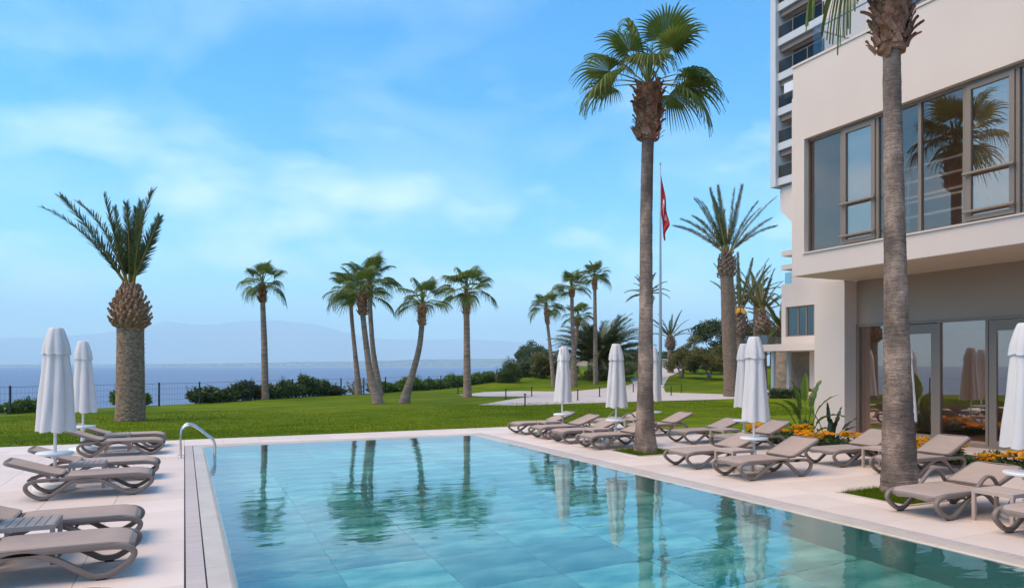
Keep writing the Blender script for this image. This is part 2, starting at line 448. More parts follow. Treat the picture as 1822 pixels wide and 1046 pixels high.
# ------------------------------------------------------------------ mesh helpers
class MB:
    """Collects vertices and faces for one mesh."""
    def __init__(s):
        s.v = []; s.f = []; s.mi = []

    def add(s, V, F, m=0):
        o = len(s.v)
        s.v.extend(V)
        for q in F:
            s.f.append(tuple(i + o for i in q)); s.mi.append(m)

    def box(s, x0, x1, y0, y1, z0, z1, m=0):
        V = [(x0, y0, z0), (x1, y0, z0), (x1, y1, z0), (x0, y1, z0), (x0, y0, z1), (x1, y0, z1), (x1, y1, z1), (x0, y1, z1)]
        s.add(V, [(0, 3, 2, 1), (4, 5, 6, 7), (0, 1, 5, 4), (1, 2, 6, 5), (2, 3, 7, 6), (3, 0, 4, 7)], m)

    def cbox(s, x0, x1, y0, y1, z0, z1, b=0.01, m=0):
        """box whose top edges are chamfered"""
        V = [(x0, y0, z0), (x1, y0, z0), (x1, y1, z0), (x0, y1, z0),
             (x0, y0, z1 - b), (x1, y0, z1 - b), (x1, y1, z1 - b), (x0, y1, z1 - b),
             (x0 + b, y0 + b, z1), (x1 - b, y0 + b, z1), (x1 - b, y1 - b, z1), (x0 + b, y1 - b, z1)]
        F = [(0, 3, 2, 1), (8, 9, 10, 11)]
        for i in range(4):
            j = (i + 1) % 4
            F.append((i, j, j + 4, i + 4)); F.append((i + 4, j + 4, j + 8, i + 8))
        s.add(V, F, m)

    def tube(s, pts, rad, n=8, m=0, cap=True):
        pts = [Vector(p) for p in pts]
        rads = rad if isinstance(rad, (list, tuple)) else [rad] * len(pts)
        V = []; up = None
        for i, p in enumerate(pts):
            t = (pts[min(i + 1, len(pts) - 1)] - pts[max(i - 1, 0)]).normalized()
            if up is None:
                up = Vector((0, 0, 1)) if abs(t.z) < 0.9 else Vector((1, 0, 0))
            a = t.cross(up)
            if a.length < 1e-6:
                a = t.cross(Vector((0, 1, 0)))
            a.normalize(); b = a.cross(t).normalized(); up = b
            for k in range(n):
                w = 2 * PI * k / n
                V.append(tuple(p + a * (math.cos(w) * rads[i]) + b * (math.sin(w) * rads[i])))
        F = []
        for i in range(len(pts) - 1):
            for k in range(n):
                k2 = (k + 1) % n
                F.append((i * n + k, i * n + k2, (i + 1) * n + k2, (i + 1) * n + k))
        if cap:
            F.append(tuple(range(n - 1, -1, -1)))
            o = (len(pts) - 1) * n
            F.append(tuple(range(o, o + n)))
        s.add(V, F, m)

    def lathe(s, prof, n=24, c=(0, 0), m=0):
        V = []; F = []
        for (r, z) in prof:
            for k in range(n):
                w = 2 * PI * k / n
                V.append((c[0] + r * math.cos(w), c[1] + r * math.sin(w), z))
        for i in range(len(prof) - 1):
            for k in range(n):
                k2 = (k + 1) % n
                F.append((i * n + k, i * n + k2, (i + 1) * n + k2, (i + 1) * n + k))
        F.append(tuple(range(n - 1, -1, -1)))
        o = (len(prof) - 1) * n
        F.append(tuple(range(o, o + n)))
        s.add(V, F, m)

    def sweepxz(s, path, y, w, h, m=0, ch=0.35):
        """sweep a chamfered rectangle (w across Y, h in the XZ plane) along a path of (x, z)"""
        n = len(path)
        prof = []
        cw, chh = w / 2, h / 2
        b = min(w, h) * ch * 0.5
        for (sy, sn) in ((-1, -1), (1, -1), (1, 1), (-1, 1)):
            p1 = (sy * cw, sn * (chh - b)); p2 = (sy * (cw - b), sn * chh)
            prof += [p1, p2] if (sy * sn > 0) else [p2, p1]
        k = len(prof)
        V = []; F = []
        for i in range(n):
            x0, z0 = path[max(i - 1, 0)]; x1, z1 = path[min(i + 1, n - 1)]
            tx, tz = x1 - x0, z1 - z0
            q = math.hypot(tx, tz) or 1
            nx, nz = -tz / q, tx / q
            for (py, pn) in prof:
                V.append((path[i][0] + nx * pn, y + py, path[i][1] + nz * pn))
        for i in range(n - 1):
            for j in range(k):
                j2 = (j + 1) % k
                F.append((i * k + j, i * k + j2, (i + 1) * k + j2, (i + 1) * k + j))
        F.append(tuple(range(k - 1, -1, -1))); F.append(tuple(range((n - 1) * k, n * k)))
        s.add(V, F, m)

    def mesh(s, name, mats, smooth=False):
        me = bpy.data.meshes.new(name)
        me.from_pydata([tuple(v) for v in s.v], [], s.f)
        for m in (mats if isinstance(mats, (list, tuple)) else [mats]):
            me.materials.append(m)
        if any(s.mi):
            me.polygons.foreach_set('material_index', s.mi)
        if smooth:
            me.polygons.foreach_set('use_smooth', [True] * len(me.polygons))
        me.update()
        return me

    def build(s, name, mats, parent=None, smooth=False, loc=(0, 0, 0)):
        return put(name, s.mesh(name, mats, smooth), parent, loc)


def put(name, data, parent=None, loc=(0, 0, 0), rot=(0, 0, 0), scale=None):
    o = bpy.data.objects.new(name, data)
    COL.objects.link(o)
    o.location = loc
    o.rotation_euler = rot
    if scale is not None:
        o.scale = (scale,) * 3 if isinstance(scale, (int, float)) else scale
    if parent is not None:
        o.parent = parent
    return o


def tag(o, label, cat, group=None):
    o['label'] = label; o['category'] = cat
    if group:
        o['group'] = group
    return o


def thing(name, label, cat, loc=(0, 0, 0), rz=0.0, group=None):
    o = put(name, None, None, loc, (0, 0, rz))
    o.empty_display_size = 0.2
    return tag(o, label, cat, group)


def struct(o, kind='structure'):
    o['kind'] = kind
    return o


def copy_tree(o, parent=None):
    c = o.copy(); COL.objects.link(c)
    c.parent = parent
    for ch in o.children:
        copy_tree(ch, c)
    return c


def smooth_path(P, n=6, closed=False):
    """Catmull-Rom through 2-D or 3-D points"""
    P = [np.array(p, float) for p in P]
    out = []
    for i in range(len(P) - 1):
        p0 = P[max(i - 1, 0)]; p1 = P[i]; p2 = P[i + 1]; p3 = P[min(i + 2, len(P) - 1)]
        for k in range(n):
            t = k / n
            out.append(tuple(0.5 * ((2 * p1) + (-p0 + p2) * t + (2 * p0 - 5 * p1 + 4 * p2 - p3) * t * t + (-p0 + 3 * p1 - 3 * p2 + p3) * t ** 3)))
    out.append(tuple(P[-1]))
    return out


def nz(x, y=0.0, z=0.0):
    return mnoise.noise((x, y, z))


def np_mesh(name, V, F, mats, mi=None, smooth=False):
    """triangles or quads from numpy arrays"""
    me = bpy.data.meshes.new(name)
    V = np.asarray(V, np.float32); F = np.asarray(F, np.int32)
    nf, k = F.shape
    me.vertices.add(len(V)); me.vertices.foreach_set('co', V.ravel())
    me.loops.add(nf * k); me.loops.foreach_set('vertex_index', F.ravel())
    me.polygons.add(nf)
    me.polygons.foreach_set('loop_start', np.arange(0, nf * k, k, dtype=np.int32))
    me.polygons.foreach_set('loop_total', np.full(nf, k, np.int32))
    for m in (mats if isinstance(mats, (list, tuple)) else [mats]):
        me.materials.append(m)
    if mi is not None:
        me.polygons.foreach_set('material_index', np.asarray(mi, np.int32))
    if smooth:
        me.polygons.foreach_set('use_smooth', np.ones(nf, bool))
    me.update(calc_edges=True)
    return me


# ------------------------------------------------------------------ terrain
FX0, FY0, FDX, FDY = -6.3, 33.94, 0.787, 0.617           # the fence line along the sea cliff


def fence_q(x, y):
    return (x - FX0) * FDY - (y - FY0) * FDX              # metres inland of the fence


def sstep(a, b, t):
    t = min(1, max(0, (t - a) / (b - a)))
    return t * t * (3 - 2 * t)


def ground_z(x, y):
    d = x * SA + y * CA
    z = 0.045 * max(0.0, min(d, 96) - 55) * sstep(14, 26, x)
    if d > 22:
        z += 0.05 * nz(x * 0.11, y * 0.11) * sstep(22, 30, d)
    q = fence_q(x, y) + (sstep(0.46, 0.56, x / y) * 45 if y > 40 else (45 if x > 30 else 0))
    if q < -0.8:
        z -= 13.5 * sstep(0.8, 7.0, -q)
    return z


def build_terrain():
    xs = sorted(set([-160, -120, -90, -70, -55, -45] + list(np.arange(-40, 62, 0.6).round(3)) + [-6.3, 13.3, 17.4] +
                    [64, 68, 72, 78, 85, 95, 110, 130, 160]))
    ys = sorted(set([-60, -40, -25, -15, -8, -2.0] + list(np.arange(0, 110, 0.6).round(3)) + [20.42, 14.4] + [114, 120, 130, 145, 160]))
    xs = [x for i, x in enumerate(xs) if i == 0 or x - xs[i - 1] > 0.02]
    ys = [y for i, y in enumerate(ys) if i == 0 or y - ys[i - 1] > 0.02]
    V = []; F = []; idx = {}
    ny = len(ys)

    def vid(i, j):
        k = i * ny + j
        if k not in idx:
            idx[k] = len(V)
            V.append((xs[i], ys[j], ground_z(xs[i], ys[j])))
        return idx[k]
    for i in range(len(xs) - 1):
        for j in range(len(ys) - 1):
            cx, cy = (xs[i] + xs[i + 1]) / 2, (ys[j] + ys[j + 1]) / 2
            if -6.3 < cx < 13.3 and cy < 20.42:
                continue
            if cx > 13.3 and cy < 14.4 and cx < 17.4:
                continue
            F.append((vid(i, j), vid(i + 1, j), vid(i + 1, j + 1), vid(i, j + 1)))
    me = np_mesh('lawn_ground', V, F, M_lawn, smooth=True)
    struct(put('lawn_ground', me))


build_terrain()


def blades(n, x0, x1, y0, y1, h0, h1, w, keep=None, zf=None):
    V = np.zeros((n, 3, 3), np.float32)
    cnt = 0
    while cnt < n:
        x = RNG.uniform(x0, x1); y = RNG.uniform(y0, y1)
        if keep and not keep(x, y):
            continue
        z = zf(x, y) if zf else 0.0
        a = RNG.uniform(0, 2 * PI); h = RNG.uniform(h0, h1); l = RNG.uniform(0, 0.6) * h
        b = RNG.uniform(0, 2 * PI)
        V[cnt, 0] = (x - math.cos(a) * w, y - math.sin(a) * w, z - 0.005)
        V[cnt, 1] = (x + math.cos(a) * w, y + math.sin(a) * w, z - 0.005)
        V[cnt, 2] = (x + math.cos(b) * l, y + math.sin(b) * l, z + h)
        cnt += 1
    return V.reshape(-1, 3), np.arange(n * 3, dtype=np.int32).reshape(-1, 3)


def grass_stuff():
    V, F = blades(110000, -6.2, 26, 20.44, 33, 0.02, 0.05, 0.007,
                  keep=lambda x, y: fence_q(x, y) > 0 and x > -0.26 * y and x < y * 1.15 and RNG.random() < (22.5 / y) ** 3)
    o = put('lawn_grass', np_mesh('lawn_grass', V, F, M_blade))
    struct(o, 'stuff')
    o['label'] = 'short mown green grass of the lawn beyond the pool deck'; o['category'] = 'grass'


grass_stuff()

PATH = [(13.13, 32.28), (15.01, 31.14), (16.79, 31.31), (20.0, 34.23), (22.44, 36.34), (25.28, 35.76), (27.49, 35.94), (30.28, 33.86),
        (33.4, 31.4), (34.6, 33.2), (32.79, 36.66), (31.54, 41.57), (36.62, 48.5), (40.31, 53.08), (45.27, 59.04), (50.72, 64.58), (68.83, 84.72),
        (69.0, 86.5), (54.5, 73.5), (46.4, 64.4), (39.59, 57.7), (36.24, 52.38), (33.73, 49.98), (31.0, 48.67), (28.34, 47.48),
        (25.91, 45.62), (22.82, 48.06), (19.6, 47.11), (17.9, 45.12), (16.39, 43.79), (16.95, 40.75), (19.52, 39.12), (16.32, 35.94)]


def flat_sheet(name, poly, mat_, lift=0.02, step=1.2):
    import bmesh
    bm = bmesh.new()
    vs = [bm.verts.new((x, y, 0)) for x, y in poly]
    f = bm.faces.new(vs)
    bmesh.ops.triangulate(bm, faces=[f])
    for _ in range(6):
        es = [e for e in bm.edges if e.calc_length() > step]
        if not es:
            break
        bmesh.ops.subdivide_edges(bm, edges=es, cuts=1, use_grid_fill=True)
        bmesh.ops.triangulate(bm, faces=bm.faces[:])
    for v in bm.verts:
        v.co.z = ground_z(v.co.x, v.co.y) + lift
    bmesh.ops.recalc_face_normals(bm, faces=bm.faces[:])
    me = bpy.data.meshes.new(name)
    bm.to_mesh(me); bm.free()
    me.materials.append(mat_)
    return struct(put(name, me))


flat_sheet('garden_path', PATH, M_path, 0.022)


def sea_and_shore():
    mb = MB()
    rings = [0, 40, 100, 250, 700, 2000, 6000, 14000, 26000]
    n = 48
    V = [(0, 60, -12.0)]; F = []
    for r in rings[1:]:
        for k in range(n):
            V.append((r * math.cos(2 * PI * k / n), 60 + r * math.sin(2 * PI * k / n), -12.0))
    for k in range(n):
        F.append((0, 1 + k, 1 + (k + 1) % n))
    for i in range(len(rings) - 2):
        for k in range(n):
            k2 = (k + 1) % n
            F.append((1 + i * n + k, 1 + (i + 1) * n + k, 1 + (i + 1) * n + k2, 1 + i * n + k2))
    mb.add(V, F)
    struct(mb.build('sea', M_sea, smooth=True))

    def ray(u, d):
        k = (u - 911) / 1255.0
        return (d * (SA + k * CA), d * (CA - k * SA))

    def ridge(name, us, hs, d, depth, m, rough, seed):
        """a range of hills: crest line given by bearing and height, sloping to the sea in front and behind"""
        mbr = MB(); V = []; F = []
        rows = [(-1.0, -14.0, 0), (-0.6, 0.30, 0.30), (-0.25, 0.72, 0.5), (0, 1.0, 0.35), (0.5, 0.6, 0.4), (1.0, -14.0, 0)]
        nu = 160
        for (t, hf, rn) in rows:
            for i in range(nu):
                u = us[0] + (us[-1] - us[0]) * i / (nu - 1)
                h = float(np.interp(u, us, hs))
                nn = nz(u * 0.018, t * 3 + seed) + 0.5 * nz(u * 0.05, t * 5 + seed) + 0.3 * nz(u * 0.13, t * 7, seed)
                z = (hf * h * (1 + rough * nn * 0.6) if hf > 0 else hf)
                x, y = ray(u, d + depth * t + (300 if rn else 0) * nn * (depth / 3000.0))
                V.append((x, y, z))
        for r in range(len(rows) - 1):
            for i in range(nu - 1):
                F.append((r * nu + i, r * nu + i + 1, (r + 1) * nu + i + 1, (r + 1) * nu + i))
        mbr.add(V, F)
        return struct(mbr.build(name, m, smooth=True))
    D = 21000
    k = D / 1255.0
    us = [-160, 0, 80, 170, 260, 300, 340, 380, 430, 500, 560, 610, 660, 720, 850, 980, 1150, 1300]
    vs = [601, 602, 600, 594, 580, 571, 577, 578, 571, 570, 576, 590, 602, 604, 603, 612, 622, 630]
    ridge('mountains', us, [(650 - v) * k for v in vs], D, 2500, M_mount, 0.06, 1.0)
    D = 8200
    k = D / 1255.0
    us = [-160, 0, 200, 330, 480, 560, 640, 760, 860, 1000, 1200]
    vs = [650.5, 650, 649.5, 648.8, 646.5, 645.5, 644, 641, 640, 639, 638]
    ridge('far_shore', us, [(651.5 - v) * k + 4 for v in vs], D, 500, M_coast, 0.25, 5.0)
    tb = MB()
    for i in range(150):
        u = random.uniform(60, 900); d = 7850 + random.uniform(-60, 120)
        x, y = ray(u, d)
        w = random.uniform(8, 26); h = random.uniform(5, 16)
        tb.box(x - w, x + w, y - 8, y + 8, -12, -2 + h * 0.9 + (9 if u > 500 else 0))
    o = tb.build('shore_town', M_town); struct(o, 'stuff')
    o['label'] = 'tiny pale buildings strung along the far shore'; o['category'] = 'town'

    # wooded headland with a bare tan cliff to the right of the bay
    mbh = MB(); V = []; F = []
    nu, nr = 60, 40
    for j in range(nr):
        for i in range(nu):
            u = 840 + (1210 - 840) * i / (nu - 1)
            d = 95 + 170 * (j / (nr - 1)) ** 1.3
            x, y = ray(u, d)
            rise = sstep(858, 935, u - (d - 120) * 0.10)
            fall = 1 - 0.25 * sstep(200, 260, d)
            base = -13 + rise * (13.6 + 2.6 * sstep(110, 170, d)) * fall
            n = nz(u * 0.06, d * 0.05) * 0.8 + nz(u * 0.15, d * 0.12) * 0.5
            V.append((x, y, base + n * (0.4 + 1.8 * rise * (1 - rise) * 4)))
    for j in range(nr - 1):
        for i in range(nu - 1):
            F.append((j * nu + i, j * nu + i + 1, (j + 1) * nu + i + 1, (j + 1) * nu + i))
    mbh.add(V, F)
    struct(mbh.build('headland', M_rock, smooth=True))


sea_and_shore()


# ------------------------------------------------------------------ pool and deck
PX0, PX1, PY0, PY1 = 0.44, 7.36, -1.0, 18.45       # water's edge
CW, GW = 0.25, 0.19                                 # overflow coping and drain widths
DEPTH = 1.35
PLANTERS = [(8.82, 10.02, 12.55, 13.75), (9.07, 10.27, 6.55, 7.75)]


def cut_rects(r, holes):
    """rectangle minus rectangles -> list of rectangles"""
    out = [r]
    for h in holes:
        nxt = []
        for (a, b, c, d) in out:
            if h[0] >= b or h[1] <= a or h[2] >= d or h[3] <= c:
                nxt.append((a, b, c, d)); continue
            if h[0] > a: nxt.append((a, h[0], c, d))
            if h[1] < b: nxt.append((h[1], b, c, d))
            x0, x1 = max(a, h[0]), min(b, h[1])
            if h[2] > c: nxt.append((x0, x1, c, h[2]))
            if h[3] < d: nxt.append((x0, x1, h[3], d))
        out = nxt
    return out


def build_pool():
    mb = MB()
    z0 = -DEPTH
    mb.box(PX0 - 0.3, PX1 + 0.3, PY0 - 0.3, PY1 + 0.3, z0 - 0.2, z0)
    mb.box(PX0 - 0.24, PX0, PY0, PY1, z0, -0.05); mb.box(PX1, PX1 + 0.24, PY0, PY1, z0, -0.05)
    mb.box(PX0 - 0.24, PX1 + 0.24, PY1, PY1 + 0.24, z0, -0.05); mb.box(PX0 - 0.24, PX1 + 0.24, PY0 - 0.24, PY0, z0, -0.05)
    basin = struct(mb.build('pool_basin', M_poolwall))
    # large floor tiles
    tw, tl = (PX1 - PX0) / 6, 1.15
    me_t = None
    j = 0
    y = PY0
    while y < PY1 - 0.01:
        l = min(tl, PY1 - y)
        for i in range(6):
            key = abs(l - tl) < 1e-6
            if key and me_t is not None:
                me = me_t
            else:
                t = MB(); t.cbox(-tw / 2 + 0.006, tw / 2 - 0.006, -l / 2 + 0.006, l / 2 - 0.006, 0, 0.02, 0.004)
                me = t.mesh('floor_tile', M_tile)
                if key: me_t = me
            put('floor_tile', me, basin, (PX0 + tw * (i + 0.5), y + l / 2, z0 + 0.001))
        y += tl
    # still water, brim-full to the coping
    w = MB()
    w.add([(PX0 - 0.02, PY0 - 0.02, -0.012), (PX1 + 0.02, PY0 - 0.02, -0.012), (PX1 + 0.02, PY1 + 0.02, -0.012), (PX0 - 0.02, PY1 + 0.02, -0.012)], [(0, 1, 2, 3)])
    struct(w.build('pool_water', M_water))
    # coping of stone lengths, its inner lip dipping under the water
    cop = MB()
    cop.box(PX0 - CW, PX0, PY0, PY1, -0.24, -0.05)
    coping = struct(cop.build('pool_coping', M_coping))

    def cop_piece(x0, x1, y0, y1, side):
        m = MB()
        b = 0.06
        lo = -0.03
        # four top corners; the edge towards the water drops
        if side == 'L':
            V = [(x0, y0, 0), (x1 - b, y0, 0), (x1, y0, lo), (x1, y0, -0.045), (x0, y0, -0.045)]
            W = [(v[0], y1, v[2]) for v in V]
        elif side == 'R':
            V = [(x1, y0, 0), (x0 + b, y0, 0), (x0, y0, lo), (x0, y0, -0.045), (x1, y0, -0.045)]
            W = [(v[0], y1, v[2]) for v in V]
        else:
            V = [(x0, y1, 0), (x0, y0 + b, 0), (x0, y0, lo), (x0, y0, -0.045), (x0, y1, -0.045)]
            W = [(x1, v[1], v[2]) for v in V]
        F = [(0, 1, 2, 3, 4), (9, 8, 7, 6, 5)] + [(i, i + 5, (i + 1) % 5 + 5, (i + 1) % 5) for i in range(5)]
        m.add(V + W, F)
        m.build('coping_stone', M_coping, coping)
    y = PY0
    while y < PY1 - 0.01:
        y2 = min(y + 1.2, PY1 if y + 1.2 > PY1 - 0.3 else y + 1.2)
        cop_piece(PX0 - CW, PX0, y + 0.002, y2 - 0.002, 'L')
        cop_piece(PX1, PX1 + CW, y + 0.002, y2 - 0.002, 'R')
        y = y2
    x = PX0 - CW
    while x < PX1 + CW - 0.01:
        x2 = min(x + 1.2, PX1 + CW if x + 1.2 > PX1 + CW - 0.3 else x + 1.2)
        cop_piece(x + 0.002, x2 - 0.002, PY1, PY1 + CW, 'F')
        x = x2


build_pool()


def build_deck():
    bed = MB()
    ox0, ox1, oy1 = PX0 - CW - GW, PX1 + CW + GW, PY1 + CW + GW
    regions = [(-6.3, ox0, -2, 20.42), (ox0, ox1, oy1, 20.42), (ox1, 13.3, -2, 20.42), (15.7, 17.4, -2, 13.8)]
    for r in regions:
        for (a, b, c, d) in cut_rects(r, PLANTERS):
            bed.box(a, b, c, d, -0.30, -0.028)
    deck = struct(bed.build('pool_deck', M_joint))
    S = 0.9
    g = 0.0025
    cache = {}
    for (rx0, rx1, ry0, ry1) in regions:
        nx, ny = int(math.ceil((rx1 - rx0) / S - 0.02)), int(math.ceil((ry1 - ry0) / S - 0.02))
        for i in range(nx):
            for j in range(ny):
                if rx0 < -5:   # lay from the pool edge outwards
                    b = rx1 - i * S; a = max(rx0, b - S)
                else:
                    a = rx0 + i * S; b = min(rx1, a + S)
                d = ry1 - j * S; c = max(ry0, d - S)
                if b - a < 0.03 or d - c < 0.03:
                    continue
                if d < 2.5 and not (rx0 > 10):     # in front of anything the picture shows
                    continue
                for (p, q, s_, t) in cut_rects((a, b, c, d), PLANTERS):
                    w, l = round(q - p, 4), round(t - s_, 4)
                    if (w, l) not in cache:
                        m = MB(); m.cbox(-w / 2 + g, w / 2 - g, -l / 2 + g, l / 2 - g, -0.026, 0.0, 0.0015)
                        cache[(w, l)] = m.mesh('paving_slab', M_slab)
                    put('paving_slab', cache[(w, l)], deck, ((p + q) / 2, (s_ + t) / 2, 0))
    # front apron out of the picture
    ap = MB(); ap.box(-6.3, ox0, -2, 2.3, -0.026, -0.002); ap.build('apron', M_slab, deck)

    # overflow drains: a channel with cross slats
    def drain(x0, x1, y0, y1, along_y, order_from):
        ch = MB()
        if along_y:
            ch.box(x0 + 0.002, x1 - 0.002, y0, y1, -0.2, -0.04)
            ch.box(x0 + 0.001, x0 + 0.008, y0, y1, -0.04, -0.006); ch.box(x1 - 0.008, x1 - 0.001, y0, y1, -0.04, -0.006)
        else:
            ch.box(x0, x1, y0 + 0.002, y1 - 0.002, -0.2, -0.04)
        c = ch.build('drain_grating', M_gap, deck)
        P = 0.036
        if along_y:
            m = MB(); m.cbox(-(x1 - x0) / 2 + 0.013, (x1 - x0) / 2 - 0.013, -P / 2 + 0.005, P / 2 - 0.005, -0.03, -0.001, 0.004)
            n = int((y1 - y0) / P)
            pos = [((x0 + x1) / 2, y0 + (k + 0.5) * P) for k in range(n)]
        else:
            m = MB(); m.cbox(-P / 2 + 0.005, P / 2 - 0.005, -(y1 - y0) / 2 + 0.013, (y1 - y0) / 2 - 0.013, -0.03, -0.001, 0.004)
            n = int((x1 - x0) / P)
            pos = [(x0 + (k + 0.5) * P, (y0 + y1) / 2) for k in range(n)]
        me = m.mesh('slat', M_slat)
        near = [p for p in pos if p[1] >= order_from]
        near.sort(key=lambda p: p[1])
        single = set(near[:300])
        rest = MB()
        for p in pos:
            if p in single and along_y:
                put('slat', me, c, (p[0], p[1], 0))
            elif not along_y:
                put('slat', me, c, (p[0], p[1], 0))
            else:
                rest.add([(v[0] + p[0], v[1] + p[1], v[2]) for v in m.v], m.f)
        if rest.v:
            struct(rest.build('slat_row', M_slat, c), 'stuff')
    drain(ox0, PX0 - CW, PY0, oy1, True, 6.2)
    drain(PX1 + CW, ox1, PY0, oy1, True, 3.9)
    drain(PX0 - CW, PX1 + CW, PY1 + CW, oy1, False, 0)


build_deck()


def planter(rect, label):
    a, b, c, d = rect
    t = thing('tree_planter', label, 'planter', ((a + b) / 2, (c + d) / 2, 0), 0, 'square tree pits in the deck')
    hx, hy = (b - a) / 2, (d - c) / 2
    k = MB()
    for (x0, x1, y0, y1) in ((-hx, hx, -hy, -hy + 0.05), (-hx, hx, hy - 0.05, hy), (-hx, -hx + 0.05, -hy + 0.05, hy - 0.05), (hx - 0.05, hx, -hy + 0.05, hy - 0.05)):
        k.cbox(x0 + 0.003, x1 - 0.003, y0 + 0.003, y1 - 0.003, -0.2, 0.012, 0.004)
    k.build('edging', M_coping, t)
    s_ = MB(); s_.box(-hx + 0.052, hx - 0.052, -hy + 0.052, hy - 0.052, -0.25, -0.012)
    s_.build('soil', M_soil, t)
    V, F = blades(4200, -hx + 0.06, hx - 0.06, -hy + 0.06, hy - 0.06, 0.035, 0.11, 0.004)
    V[:, 2] -= 0.01
    struct(put('grass', np_mesh('grass', V, F, M_blade), t), 'stuff')
    return t


planter(PLANTERS[0], 'square grass tree pit round the tall palm beside the far loungers')
planter(PLANTERS[1], 'square grass tree pit round the nearest palm at the right')


# ------------------------------------------------------------------ pool ladder
def build_ladder():
    t = thing('pool_ladder', 'stainless steel pool ladder with arched handrails at the far left corner', 'pool ladder', (0, 16.7, 0))
    prof = smooth_path([(-0.07, -0.02), (-0.07, 0.2), (-0.07, 0.48), (-0.02, 0.62), (0.09, 0.685), (0.22, 0.64), (0.42, 0.47), (0.56, 0.345), (0.60, 0.24), (0.60, 0.0), (0.60, -0.5), (0.60, -0.9)], 6)
    for y in (-0.25, 0.25):
        m = MB(); m.tube([(x, y, z) for x, z in prof], 0.021, 12)
        m.build('handrail', M_steel, t, smooth=True)
        f = MB(); f.lathe([(0.06, 0.0), (0.06, 0.008), (0.035, 0.014), (0.03, 0.02)], 20, (-0.07, y))
        f.build('flange', M_steel, t, smooth=False)
    for z in (-0.28, -0.55, -0.82):
        m = MB(); m.cbox(0.55, 0.65, -0.23, 0.23, z - 0.02, z, 0.006)
        m.build('tread', M_steel, t)


build_ladder()


# ------------------------------------------------------------------ sun loungers
SIDE = [(1.34, 0.285), (1.0, 0.298), (0.55, 0.300), (0.20, 0.296), (0.075, 0.275), (0.022, 0.225), (0.045, 0.165), (0.13, 0.095), (0.22, 0.046), (0.29, 0.036),
        (0.36, 0.046), (0.45, 0.098), (0.62, 0.205), (0.74, 0.262), (0.86, 0.29), (0.98, 0.285), (1.08, 0.245), (1.20, 0.155), (1.33, 0.065), (1.41, 0.036),
        (1.49, 0.046), (1.58, 0.10), (1.635, 0.175), (1.62, 0.245), (1.52, 0.285), (1.36, 0.292), (1.22, 0.292)]
LW = 0.335


def lounger_meshes():
    D = {}
    path = smooth_path(SIDE, 5)
    m = MB(); m.sweepxz(path, 0, 0.052, 0.054)
    D['side'] = m.mesh('side_frame', M_resin, True)
    m = MB()
    for x in (0.285, 1.41):
        m.cbox(x - 0.04, x + 0.04, -0.024, 0.024, 0, 0.026, 0.004)
    D['pads'] = m.mesh('foot_pad', M_foot)
    m = MB(); m.cbox(-0.04, 0.04, -0.024, 0.024, 0, 0.024, 0.004); D['pad'] = m.mesh('foot_pad', M_foot)
    # seat panel: frame rim with curved-down foot end
    def panel(x0, x1, hw, drop0, name_rim, name_cloth, corner):
        n = 26
        rows = []
        for i in range(n + 1):
            x = x0 + (x1 - x0) * i / n
            w = hw
            e = min(x - x0, x1 - x)
            if e < corner:
                w = hw - corner * (1 - math.sqrt(max(0, 1 - (1 - e / corner) ** 2)))
            dz = -drop0 * max(0, 1 - (x - x0) / 0.22) ** 2
            rows.append((x, w, dz))
        rim = MB(); V = []; F = []
        for (x, w, dz) in rows:
            V += [(x, -w, dz - 0.035), (x, -w, dz + 0.006), (x, -w + 0.03, dz + 0.012), (x, w - 0.03, dz + 0.012), (x, w, dz + 0.006), (x, w, dz - 0.035), (x, 0, dz - 0.012)]
        k = 7
        for i in range(n):
            for j in (0, 1, 3, 4):
                F.append((i * k + j, (i + 1) * k + j, (i + 1) * k + j + 1, i * k + j + 1))
            if i < 1 or i >= n - 1:
                F.append((i * k + 2, (i + 1) * k + 2, (i + 1) * k + 3, i * k + 3))
            F.append((i * k + 5, (i + 1) * k + 5, (i + 1) * k + 6, i * k + 6)); F.append((i * k + 6, (i + 1) * k + 6, (i + 1) * k, i * k))
        F.append((0, 1, 2, 3, 4, 5, 6)); o = n * k; F.append((o + 6, o + 5, o + 4, o + 3, o + 2, o + 1, o))
        rim.add(V, F)
        D[name_rim] = rim.mesh(name_rim, M_resin)
        cl = MB(); V = []; F = []
        ncr = 6
        for i in range(1, n):
            x, w, dz = rows[i]
            for j in range(ncr + 1):
                t = -1 + 2 * j / ncr
                V.append((x, t * (w - 0.034), dz + 0.010 - 0.010 * (1 - t * t)))
        for i in range(n - 2):
            for j in range(ncr):
                a = i * (ncr + 1) + j
                F.append((a, a + ncr + 1, a + ncr + 2, a + 1))
        cl.add(V, F)
        D[name_cloth] = cl.mesh(name_cloth, M_sling, True)
    panel(0.03, 1.20, 0.355, 0.055, 'seat_frame', 'seat_sling', 0.16)
    panel(0.0, 0.76, 0.335, -0.02, 'backrest', 'back_sling', 0.10)
    m = MB()
    m.tube([(0, -LW, 0), (0, LW, 0)], 0.016, 8)
    D['rod'] = m.mesh('cross_rod', M_resin, True)
    m = MB(); m.tube([(0.16, 0, 0.275), (0.16, 0.01, 0.275)], 0.01, 6)
    m = MB(); m.sweepxz(smooth_path([(0.26, -0.03), (0.33, -0.14), (0.40, -0.19)], 5), -0.2, 0.03, 0.02)
    m.sweepxz(smooth_path([(0.26, -0.03), (0.33, -0.14), (0.40, -0.19)], 5), 0.2, 0.03, 0.02)
    m.box(0.385, 0.41, -0.2, 0.2, -0.20, -0.18)
    D['prop'] = m.mesh('prop', M_resin)
    arm = smooth_path([(0.72, 0.315), (0.80, 0.375), (0.93, 0.475), (1.03, 0.505), (1.13, 0.48), (1.22, 0.40), (1.27, 0.33)], 6)
    m = MB(); m.sweepxz(arm, 0, 0.05, 0.036)
    D['arm'] = m.mesh('armrest', M_resin, True)
    return D


LM = lounger_meshes()


